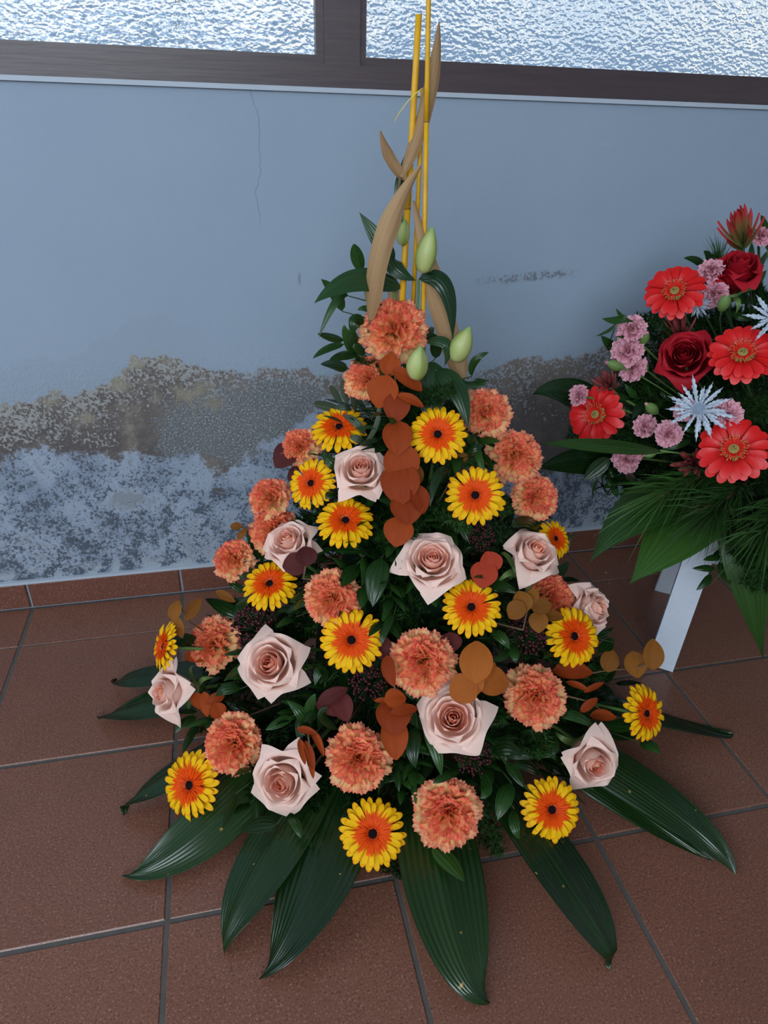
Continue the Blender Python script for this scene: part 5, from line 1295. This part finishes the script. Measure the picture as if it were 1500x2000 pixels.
def pine_mesh(seed):
    g = random.Random(seed)
    b = MB()
    for i in range(150):
        v = g.uniform(0.05, 0.6)
        d = V((1.0, g.uniform(-0.55, 0.55), g.uniform(-0.45, 0.45))).normalized()
        c = V((v, 0, 0))
        ln = g.uniform(0.35, 0.6)
        sd = d.orthogonal().normalized() * 0.0055
        sd = Quaternion(d, g.uniform(0, 3)) @ sd
        dr = V((0, 0, -0.12 * ln))
        b.add([c - sd, c + sd, c + d * ln * 0.55 + sd * 0.8 + dr * 0.2, c + d * ln * 0.55 - sd * 0.8 + dr * 0.2, c + d * ln + dr], [(0, 1, 2, 3), (3, 2, 4)])
    s = MB().tube([(0, 0, 0), (0.35, 0, 0.0), (0.65, 0, -0.02)], 0.012, 0.006, 5)
    return s.mesh('stem', 'twig_brown'), b.mesh('needles', 'pine_needle', False)


PINES = [pine_mesh(300 + i) for i in range(3)]


def frond(P, d, n, ln, label, group, pair, name='fern_frond', leafname='foliage'):
    t = thing(name, label, 'fern' if name == 'fern_frond' else 'pine sprig', frame(P, n, ln, 0, d), group)
    put('stem', pair[0], t)
    tag(put(leafname, pair[1], t), kind='stuff')


# --- ruscus twig built once and copied as filling
RLEAF = [blade((0, 0, 0), (0.5, 0, 0.06), (1, 0, -0.03), 0.42, (0, 0, 1), 'ruscus', 'ruscus_leaf', 'leaf', nu=4, nv=8, fold=0.25),
         blade((0, 0, 0), (0.5, 0.05, 0.10), (1, 0, -0.08), 0.36, (0, 0, 1), 'ruscus', 'ruscus_leaf', 'leaf', nu=4, nv=8, fold=0.3)]
RSTEM = MB().tube([(0, 0, 0), (0.5, 0, 0.04), (1, 0, 0)], 0.012, 0.006, 5).mesh('stem', 'dark_stem')


def filler_twig(P, d, n, ln, label, group, leaves=7):
    t = thing('ruscus_twig', label, 'foliage', frame(P, n, ln, 0, d), group)
    put('stem', RSTEM, t)
    for i in range(leaves):
        v = 0.2 + 0.8 * i / (leaves - 1)
        side = 0.0 if i == leaves - 1 else (0.75 if i % 2 else -0.75)
        s = rnd.uniform(0.36, 0.50)
        put('leaf', rnd.choice(RLEAF), t, Matrix.Translation((v, 0, 0.04 * math.sin(v * 3))) @ rot('Z', side + rnd.uniform(-0.25, 0.25)) @ rot('Y', rnd.uniform(-0.5, 0.35)) @ rot('X', rnd.uniform(-0.5, 0.5)) @ Matrix.Scale(s, 4))


# ------------------------------------------------------------------ the orange cone arrangement
G_CAR, G_GER, G_ROSE = 'carnations in the orange cone', 'gerberas in the orange cone', 'pink roses in the orange cone'
tray = thing('flower_tray', 'low black tray with wet foam at the foot of the orange cone', 'tray', Matrix.Translation((CONE.x, CONE.y, 0.0012)))
put('tray_rim', MB().lathe([(0.13, 0.0), (0.16, 0.0), (0.175, 0.055), (0.165, 0.055), (0.15, 0.01)], 24).mesh('tray_rim', 'black_plastic'), tray)
put('foam', MB().lathe([(0.145, 0.011), (0.16, 0.06), (0.17, 0.12), (0.145, 0.22), (0.10, 0.36), (0.045, 0.52), (0.01, 0.58)], 18).mesh('foam', 'wet_foam'), tray)

for P, n, r, lab in CARNATIONS:
    carnation(P, n, r * 0.98, lab, cone_foot(P), G_CAR)
for P, n, r, lab in GERBERAS:
    gerbera(P, n, r, lab, 'orange', cone_foot(P), G_GER)
for P, n, r, lab, kind in ROSES:
    rose(P, n, r, lab, kind, cone_foot(P), G_ROSE)

# dark berry heads
BUD = MB()
_t = (1 + 5 ** 0.5) / 2
_iv = [V(p).normalized() for p in ((-1, _t, 0), (1, _t, 0), (-1, -_t, 0), (1, -_t, 0), (0, -1, _t), (0, 1, _t), (0, -1, -_t), (0, 1, -_t), (_t, 0, -1), (_t, 0, 1), (-_t, 0, -1), (-_t, 0, 1))]
_if = ((0, 11, 5), (0, 5, 1), (0, 1, 7), (0, 7, 10), (0, 10, 11), (1, 5, 9), (5, 11, 4), (11, 10, 2), (10, 7, 6), (7, 1, 8), (3, 9, 4), (3, 4, 2), (3, 2, 6), (3, 6, 8), (3, 8, 9), (4, 9, 5), (2, 4, 11), (6, 2, 10), (8, 6, 7), (9, 8, 1))
bd, bs = MB(), MB()
gg = random.Random(12)
for i in range(130):
    d = V((gg.gauss(0, 1), gg.gauss(0, 1), gg.gauss(0.6, 0.8))).normalized()
    c = V((d.x, d.y, d.z * 0.8)) * gg.uniform(0.68, 1.0)
    q = gg.uniform(0.060, 0.085)
    bd.add([c + p * q for p in _iv], _if)
    if i % 4 == 0:
        bs.tube([(0, 0, -0.6), tuple(c * 0.95)], 0.02, 0.012, 4)
BERRY, BSTALK = bd.mesh('berries', 'berry'), bs.mesh('stalks', 'dark_stem')
for P, n, r, lab in BERRIES:
    mx = frame(P, n, r, rnd.uniform(0, 6))
    t = thing('berry_cluster', lab, 'berries', mx, 'dark berry clusters in the orange cone')
    tag(put('berries', BERRY, t), kind='stuff')
    put('stalks', BSTALK, t)
    stem_to(t, P, n, r * 0.55, 0.002, cone_foot(P), 'dark_stem', mx.inverted())

# coloured eucalyptus
EL = {k: euc_leaf('euc_' + k) for k in ('rust', 'tan', 'red', 'darkred', 'gold')}
for tone, lab, leaves, path in EUCALYPTUS:
    o = V(path[0])
    t = thing('eucalyptus_sprig', lab, 'eucalyptus', Matrix.Translation(o), 'coloured eucalyptus in the orange cone')
    for P, n, v, ln, wd in leaves:
        n = (V(n) + V((rnd.uniform(-.15, .15), rnd.uniform(-.15, .15), rnd.uniform(-.15, .15)))).normalized()
        f = frame(V(P) - o - V(v) * ln * 0.5, n, 1.0, 0, v)
        put('leaf', EL[tone], t, f @ Matrix.Diagonal((ln, wd, ln, 1)))
    pts = [V(p) - o for p in path]
    put('stem', MB().tube(pts, 0.0013, 0.0018, 5).mesh('stem', 'twig_brown'), t)

leaf_sprigs(LEAF_SPRIGS, CONE, 'leaves set singly in the orange cone')

# lily buds
for B, T, w, Q, lab in LILY_BUDS:
    B, T, Q = V(B), V(T), V(Q)
    L = (T - B).length
    t = thing('lily_bud', lab, 'lily bud', frame(B, (T - B).normalized(), 1.0), 'lily buds at the top of the orange cone')

    def budfn(u, v, L=L, w=w):
        a = 2 * PI * u
        r = w * 0.5 * (math.sin(PI * min(1, 0.06 + 0.94 * v) ** 0.85) ** 0.75 if 0 < v < 1 else 0.08) * (1 + 0.07 * math.cos(3 * a) + 0.03 * math.cos(6 * a))
        return (r * math.cos(a), r * math.sin(a), v * L)
    put('bud', sheet(24, 14, budfn, 'bud', 'lily_bud'), t)
    inv = t.matrix_local.inverted()
    foot = cone_foot(Q)
    put('stem', MB().tube([inv @ p for p in bez(B + (T - B) * 0.02, B - (T - B) * 0.35, Q, 6)] + [inv @ foot], 0.0026, 0.003, 6).mesh('stem', 'stem_green'), t)

# yellow canes
for A, Z, r, lab, nodes in CANES:
    A, Z = V(A), V(Z)
    t = thing('bamboo_cane', lab, 'cane', Matrix.Translation(Z), 'yellow canes of the orange cone')
    cuts = [0.0] + [1 - k for k in sorted(nodes, reverse=True)] + [1.0]
    d = A - Z
    side = d.orthogonal().normalized()
    for i in range(len(cuts) - 1):
        p0, p1 = d * cuts[i], d * cuts[i + 1]
        b = MB().tube([p0, p0 + (p1 - p0) * 0.3, p0 + (p1 - p0) * 0.7, p1], r * (1.3 - 0.1 * i), r * (1.2 - 0.1 * i), 10)
        cu_ = put('culm', b.mesh('culm', 'yellow_cane'), t)
        if i:
            q = d.normalized() * 0.0015
            put('node', MB().tube([p0 - q, p0 + q], r * (1.38 - 0.1 * i), r * (1.38 - 0.1 * i), 10).mesh('node', 'cane_node'), cu_)
rf = MB().tube([V(p) for p in RAFFIA], 0.0008, 0.0005, 4)
tag(put('raffia_strand', rf.mesh('raffia_strand', 'raffia')), 'thin yellow raffia strand curling off the canes', 'raffia')

# large leaves spread on the floor
for B, Mi, T, w, lab, fold, curl in FLOOR_LEAVES:
    B, Mi, T = V(B), V(Mi), V(T)
    t = thing('aspidistra_leaf', lab, 'leaf', Matrix.Translation((B.x, B.y, 0.0)), 'large leaves spread round the foot of the orange cone')
    o = V((B.x, B.y, 0))
    r = (T - B); r.z = 0; r.normalize()
    start = B + r * 0.10
    K = Mi * 2 - (start + T) * 0.5
    nu, nv = 16, 30

    def fn(u, v, start=start, K=K, T=T, w=w, fold=fold, curl=curl, o=o, nu=nu, B=B):
        a = 2 * u - 1
        c = start * (1 - v) ** 2 + K * 2 * v * (1 - v) + T * v * v
        d = ((K - start) * (1 - v) + (T - K) * v).normalized()
        s = V((0, 0, 1)).cross(d).normalized()
        if fold:
            s = Quaternion(d, fold * 0.9) @ s
        m = d.cross(s)
        ww = w * 0.5 * max(0.012, PROF['aspid'](min(0.9995, max(0.0005, v)))) * (1 + 0.03 * math.sin(9 * v + w * 90))
        off = abs(fold) * 0.5 * abs(a) * ww + 0.0005 * math.cos(a * PI * nu / 2) + 0.006 * math.sin(6 * v + 40 * w + 2 * a) * abs(a)
        if curl and v > 0.9:
            off += (v - 0.9) * 0.10
        p = c + s * (a * ww) - m * off
        p.z = max(p.z, 0.0025 + 0.0008 * (1 + math.cos(a * PI * nu / 2)))
        return p - o
    put('blade', sheet(nu, nv, fn, 'blade', 'floor_leaf'), t)
    put('stalk', MB().tube([B - o, (B + start) * 0.5 - o, start - o], 0.0035, 0.0025, 6).mesh('stalk', 'dark_stem'), t)

# feathery fern, twigs and dark leaves filling the cone between the flowers
FL = 'dark feathery fern frond filling the gaps between flowers of the orange cone'
TL = 'small dark glossy leafed twig filling the gaps between flowers of the orange cone'
for i in range(155):
    z = 0.03 + 0.60 * (i / 155) ** 1.1 + rnd.uniform(-0.02, 0.02)
    a = -PI / 2 - 0.12 + rnd.uniform(-1.75, 1.75)
    rr = 0.475 * (1 - z / 0.815)
    d = V((math.cos(a), math.sin(a), rnd.uniform(0.0, 0.7))).normalized()
    ln = rnd.uniform(0.11, 0.17) * (1 if z < 0.45 else 0.75)
    st = max(0.0, rr - 0.035 - ln * rnd.uniform(0.95, 1.15))
    P = V((CONE.x + math.cos(a) * st, CONE.y + math.sin(a) * st, max(0.04, z)))
    if P.y + d.y * ln > WALL_Y - 0.04:
        continue
    n = V((rnd.uniform(-0.6, 0.6), rnd.uniform(-0.6, 0.6), 1)).normalized()
    frond(P, d, n, ln, FL, 'fern filling the orange cone', rnd.choice(FERNS))
for i in range(125):
    z = 0.04 + 0.54 * (i / 125) + rnd.uniform(-0.02, 0.02)
    a = -PI / 2 - 0.12 + rnd.uniform(-1.75, 1.75)
    rr = 0.475 * (1 - z / 0.815)
    d = V((math.cos(a), math.sin(a), rnd.uniform(-0.1, 0.7))).normalized()
    ln = rnd.uniform(0.085, 0.13)
    st = max(0.0, rr - 0.03 - ln * rnd.uniform(1.0, 1.3))
    P = V((CONE.x + math.cos(a) * st, CONE.y + math.sin(a) * st, max(0.05, z)))
    if P.y + d.y * ln > WALL_Y - 0.05:
        continue
    n = V((rnd.uniform(-0.6, 0.6), rnd.uniform(-0.6, 0.6), 1)).normalized()
    filler_twig(P, d, n, ln, TL, 'leafy twigs filling the orange cone', 7)

# ------------------------------------------------------------------ white stand with the red bouquet
e1, e2 = V((0.825, -0.565, 0)), V((0.565, 0.825, 0))
F0 = V((0.838, 0.962, 0))
stand = thing('flower_stand', 'white painted wooden stand with splayed legs under the red bouquet', 'stand', Matrix.Translation(F0))
TOPZ = 0.345


def plank(name, a, b, wd, th, wdir, parent):
    """board from a to b, wd wide along wdir, th thick"""
    a, b = V(a), V(b)
    d = (b - a).normalized()
    wv = (wdir - d * wdir.dot(d)).normalized()
    tv = d.cross(wv)
    vs = [p + wv * (sx * wd / 2) + tv * (sy * th / 2) for p in (a, b) for sy in (-1, 1) for sx in (-1, 1)]
    return put(name, MB().add(vs, [(0, 2, 3, 1), (4, 5, 7, 6), (0, 1, 5, 4), (2, 6, 7, 3), (0, 4, 6, 2), (1, 3, 7, 5)]).mesh(name, 'white_wood', False), parent)


SW, SD = 0.34, 0.295
for (i, j) in ((0, 0), (1, 0), (0, 1), (1, 1)):
    foot = e1 * (SW * i) + e2 * (SD * j) + V((0, 0, 0.001))
    top = foot + e1 * (0.022 * (1 - 2 * i)) + e2 * (0.06 * (1 - 2 * j)) + V((0, 0, TOPZ - 0.02))
    plank('leg', foot, top, 0.052, 0.018, e1, stand)
for j in (0, 1):
    c = e2 * (SD * j + 0.045 * (1 - 2 * j)) + V((0, 0, 0.275))
    plank('rail', c + e1 * 0.03, c + e1 * (SW - 0.03), 0.05, 0.016, V((0, 0, 1)), stand)
for i in (0, 1):
    c = e1 * (SW * i + 0.02 * (1 - 2 * i)) + V((0, 0, 0.285))
    plank('rail', c + e2 * 0.05, c + e2 * (SD - 0.05), 0.045, 0.016, V((0, 0, 1)), stand)
for k in range(3):
    c = e2 * (0.062 + 0.086 * k) + V((0, 0, TOPZ - 0.01))
    plank('top_board', c + e1 * 0.005, c + e1 * (SW - 0.005), 0.082, 0.02, e2, stand)
dish = thing('flower_dish', 'black dish of wet foam on the white stand under the red bouquet', 'dish', Matrix.Translation((BOUQ.x, BOUQ.y, TOPZ + 0.001)))
put('dish_rim', MB().lathe([(0.08, 0), (0.10, 0), (0.115, 0.035), (0.105, 0.035), (0.09, 0.01)], 20).mesh('dish_rim', 'black_plastic'), dish)
put('foam', MB().lathe([(0.085, 0.011), (0.085, 0.10), (0.07, 0.15), (0.03, 0.20), (0.005, 0.21)], 16).mesh('foam', 'wet_foam'), dish)

for P, n, r, lab in RED_GERBERAS:
    gerbera(P, n, r, lab, 'red', bouq_foot(P), 'red gerberas in the red bouquet')
for P, n, r, lab, kind in RED_ROSES:
    rose(P, n, r, lab, kind, bouq_foot(P), 'dark red roses in the red bouquet', True)
for P, n, r, lab in PINK_CARNATIONS:
    carnation(P, n, r, lab, bouq_foot(P), 'pink spray carnations in the red bouquet', True, 'spray_carnation')

# thistles: toothed silver bracts round a dome
tb = MB()
vs = [(0.18, 0, 0)]
prof = [(0.30, 0.035), (0.42, 0.055), (0.50, 0.11), (0.55, 0.06), (0.66, 0.105), (0.71, 0.05), (0.82, 0.075), (0.86, 0.03)]
up = [(x, w, 0.04 * math.sin(x * 3)) for x, w in prof]
dn = [(x, -w, 0.04 * math.sin(x * 3)) for x, w in prof]
vs += up + [(1.0, 0, 0.02)] + dn
k = len(prof)
mid = [(x, 0, 0.04 * math.sin(x * 3) + 0.035) for x, w in prof]
vs += mid
fs = []
for i in range(k - 1):
    fs.append((1 + i, 2 + i, 2 * k + 3 + i, 2 * k + 2 + i))
    fs.append((2 * k + 2 + i, 2 * k + 3 + i, k + 3 + i, k + 2 + i))
fs += [(0, 1, 2 * k + 2), (0, 2 * k + 2, k + 2), (k, k + 1, 3 * k + 1), (3 * k + 1, k + 1, 2 * k + 1)]
TB = MB().add(vs, fs).mesh('bract', 'thistle', False)
TD = dome(0.21, 0.02, 0.32, 'thistle_heart', 'heart')
tq = MB()
for i in range(150):
    z = (i + 0.5) / 150
    a = i * 2.39996
    rr = math.sqrt(max(0, 1 - z * z))
    d = V((rr * math.cos(a), rr * math.sin(a), z))
    c = V((d.x * 0.205, d.y * 0.205, 0.02 + d.z * 0.315))
    s1 = d.orthogonal().normalized() * 0.016
    s2 = d.cross(s1)
    tq.add([c + s1, c - s1 / 2 + s2, c - s1 / 2 - s2, c + d * 0.055], [(0, 1, 3), (1, 2, 3), (2, 0, 3)])
TQ = tq.mesh('bristles', 'thistle', False)
for P, n, r, lab in THISTLES:
    mx = frame(P, n, r, rnd.uniform(0, 6))
    t = thing('thistle', lab, 'thistle', mx, 'silver thistles in the red bouquet')
    for (cnt, sc, el) in ((13, 1.0, 0.08), (13, 0.84, 0.30), (11, 0.66, 0.52), (8, 0.5, 0.75)):
        ph = rnd.uniform(0, 6)
        for i in range(cnt):
            s = sc * rnd.uniform(0.82, 1.1)
            put('bract', TB, t, rot('Z', ph + 2 * PI * i / cnt + rnd.uniform(-0.1, 0.1)) @ rot('Y', -el + rnd.uniform(-0.12, 0.12)) @ rot('X', rnd.uniform(-0.5, 0.5)) @ Matrix.Diagonal((s, s * 0.72, s, 1)))
    hh = put('heart', TD, t)
    tag(put('bristles', TQ, hh), kind='stuff')
    stem_to(t, P, n, 0.01, 0.0022, bouq_foot(P), 'stem_green', mx.inverted())

# pointed bracts
BRM = {m: sheet(4, 8, lambda u, v: (v, (2 * u - 1) * 0.095 * (v ** 0.4) * (1 - v) ** 0.55 * 1.9, 0.16 * v * v - 0.05 * (2 * u - 1) ** 2), 'bract', m) for m in ('bract', 'dull_bract')}
for k, (P, n, r, lab) in enumerate(BRACTS):
    mx = frame(P, n, r * 1.5, rnd.uniform(0, 6))
    t = thing('leucadendron', lab, 'flower bracts', mx, 'pointed bracts in the red bouquet')
    m = 'bract' if k == 0 else 'dull_bract'
    for (cnt, el, sc, dz) in ((6, 0.75, 0.9, -0.45), (6, 1.0, 0.95, -0.35), (5, 1.25, 0.95, -0.25), (3, 1.45, 0.8, -0.1)):
        ph = rnd.uniform(0, 6)
        for i in range(cnt):
            s = sc * rnd.uniform(0.8, 1.1)
            put('bract', BRM[m], t, Matrix.Translation((0, 0, dz)) @ rot('Z', ph + 2 * PI * i / cnt) @ rot('Y', -el + rnd.uniform(-0.12, 0.12)) @ Matrix.Diagonal((s, s, s, 1)))
    stem_to(t, P, n, r * 0.6, 0.0025, bouq_foot(P), 'stem_green', mx.inverted())

# green buds
BDM = sheet(10, 8, lambda u, v: ((0.30 * math.sin(PI * min(0.97, 0.12 + 0.88 * v)) ** 0.7) * math.cos(2 * PI * u), (0.30 * math.sin(PI * min(0.97, 0.12 + 0.88 * v)) ** 0.7) * math.sin(2 * PI * u), v - 0.5), 'bud', 'calyx_green')
BDT = MB().lathe([(0.11, 0.38), (0.09, 0.5), (0.03, 0.58)], 8).mesh('bud_tip', 'pink_carnation')
for P, n, ln, lab in FLOWER_BUDS:
    mx = frame(P, n, ln)
    t = thing('carnation_bud', lab, 'flower bud', mx, 'green buds in the red bouquet')
    bb = put('bud', BDM, t)
    put('bud_tip', BDT, bb)
    stem_to(t, P, n, ln * 0.48, 0.0012, bouq_foot(P), 'stem_green', mx.inverted())

leaf_sprigs(BOUQUET_LEAVES, BOUQ, 'leaves set singly in the red bouquet')

FL = 'dark feathery fern frond filling the gaps between flowers of the red bouquet'
for i in range(52):
    a = rnd.uniform(0, 2 * PI)
    e = rnd.uniform(-0.35, 1.5)
    if rnd.random() < 0.7:
        a = PI * 1.1 + rnd.uniform(-0.9, 1.1)
    d = V((math.cos(a) * math.cos(e), math.sin(a) * math.cos(e), math.sin(e)))
    ln = rnd.uniform(0.13, 0.19)
    tip = BOUQ + V((d.x * 0.36, d.y * 0.36, d.z * 0.46)) * rnd.uniform(0.74, 1.0)
    P = tip - d * ln
    if tip.y > WALL_Y - 0.05 or tip.z < 0.12:
        continue
    n = V((rnd.uniform(-0.6, 0.6), rnd.uniform(-0.6, 0.6), 1)).normalized()
    frond(P, (d + V((0, 0, -0.15))).normalized(), n, ln, FL, 'fern filling the red bouquet', rnd.choice(FERNS))
for k, (P, d, ln) in enumerate(BOUQUET_FILL):
    n = V((rnd.uniform(-0.6, 0.6), -1 + rnd.uniform(-0.5, 0.5), rnd.uniform(0, 1))).normalized()
    if k % 3 == 2:
        filler_twig(P, d, n, ln * 0.8, 'small dark glossy leafed twig filling the gaps between flowers of the red bouquet', 'leafy twigs filling the red bouquet', 6)
    else:
        frond(P, d, n, ln, FL, 'fern filling the red bouquet', rnd.choice(FERNS))
PL = 'tuft of long thin pine needles drooping over the broad leaves under the red bouquet'
for (a, e, ln, k) in ((-2.55, -0.10, 0.26, 0.52), (-2.35, -0.25, 0.28, 0.50), (-2.1, -0.3, 0.28, 0.50), (-2.75, -0.15, 0.26, 0.50), (-1.9, -0.45, 0.26, 0.48), (-1.7, -0.5, 0.27, 0.48), (-2.2, -0.1, 0.26, 0.55), (-1.5, -0.35, 0.26, 0.5)):
    d = V((math.cos(a) * math.cos(e), math.sin(a) * math.cos(e), math.sin(e)))
    P = BOUQ + V((d.x * 0.25, d.y * 0.25, 0.075))
    frond(P, d, V((0, 0, 1)), ln, PL, 'pine tufts under the red bouquet', rnd.choice(PINES), 'pine_sprig', 'needles')
d = V((-0.25, -0.1, 1)).normalized()
frond(V((0.875, 1.13, 0.735)), d, V((0, -1, 0)), 0.10, 'fine upright pine needles behind the upright red rose', None, PINES[0], 'pine_sprig', 'needles')
GLL = 'small dark glossy leafed twig filling the gaps between flowers of the red bouquet'
for i in range(34):
    a = PI * 1.1 + rnd.uniform(-1.0, 1.2)
    e = rnd.uniform(-0.2, 1.4)
    d = V((math.cos(a) * math.cos(e), math.sin(a) * math.cos(e), math.sin(e)))
    ln = rnd.uniform(0.08, 0.11)
    P = BOUQ + V((d.x * 0.36, d.y * 0.36, d.z * 0.46)) * rnd.uniform(0.8, 0.9) - d * ln
    if P.y + d.y * ln > WALL_Y - 0.05:
        continue
    filler_twig(P, d, V((rnd.uniform(-0.6, 0.6), rnd.uniform(-0.6, 0.6), 1)).normalized(), ln, GLL, 'leafy twigs filling the red bouquet', 6)

# scraps dropped on the tiles
for (x, y, sx, lab) in SCRAPS:
    b = MB()
    b.add([V(p) * 1.0 for p in _iv], _if, None, Matrix.Diagonal((sx, sx * 0.45, sx * 0.2, 1)))
    o = put('plant_scrap', b.mesh('plant_scrap', 'crumb'), None, Matrix.Translation((x, y, 0.0005 + sx * 0.2)) @ rot('Z', rnd.uniform(0, 6)))
    tag(o, lab, 'scrap')
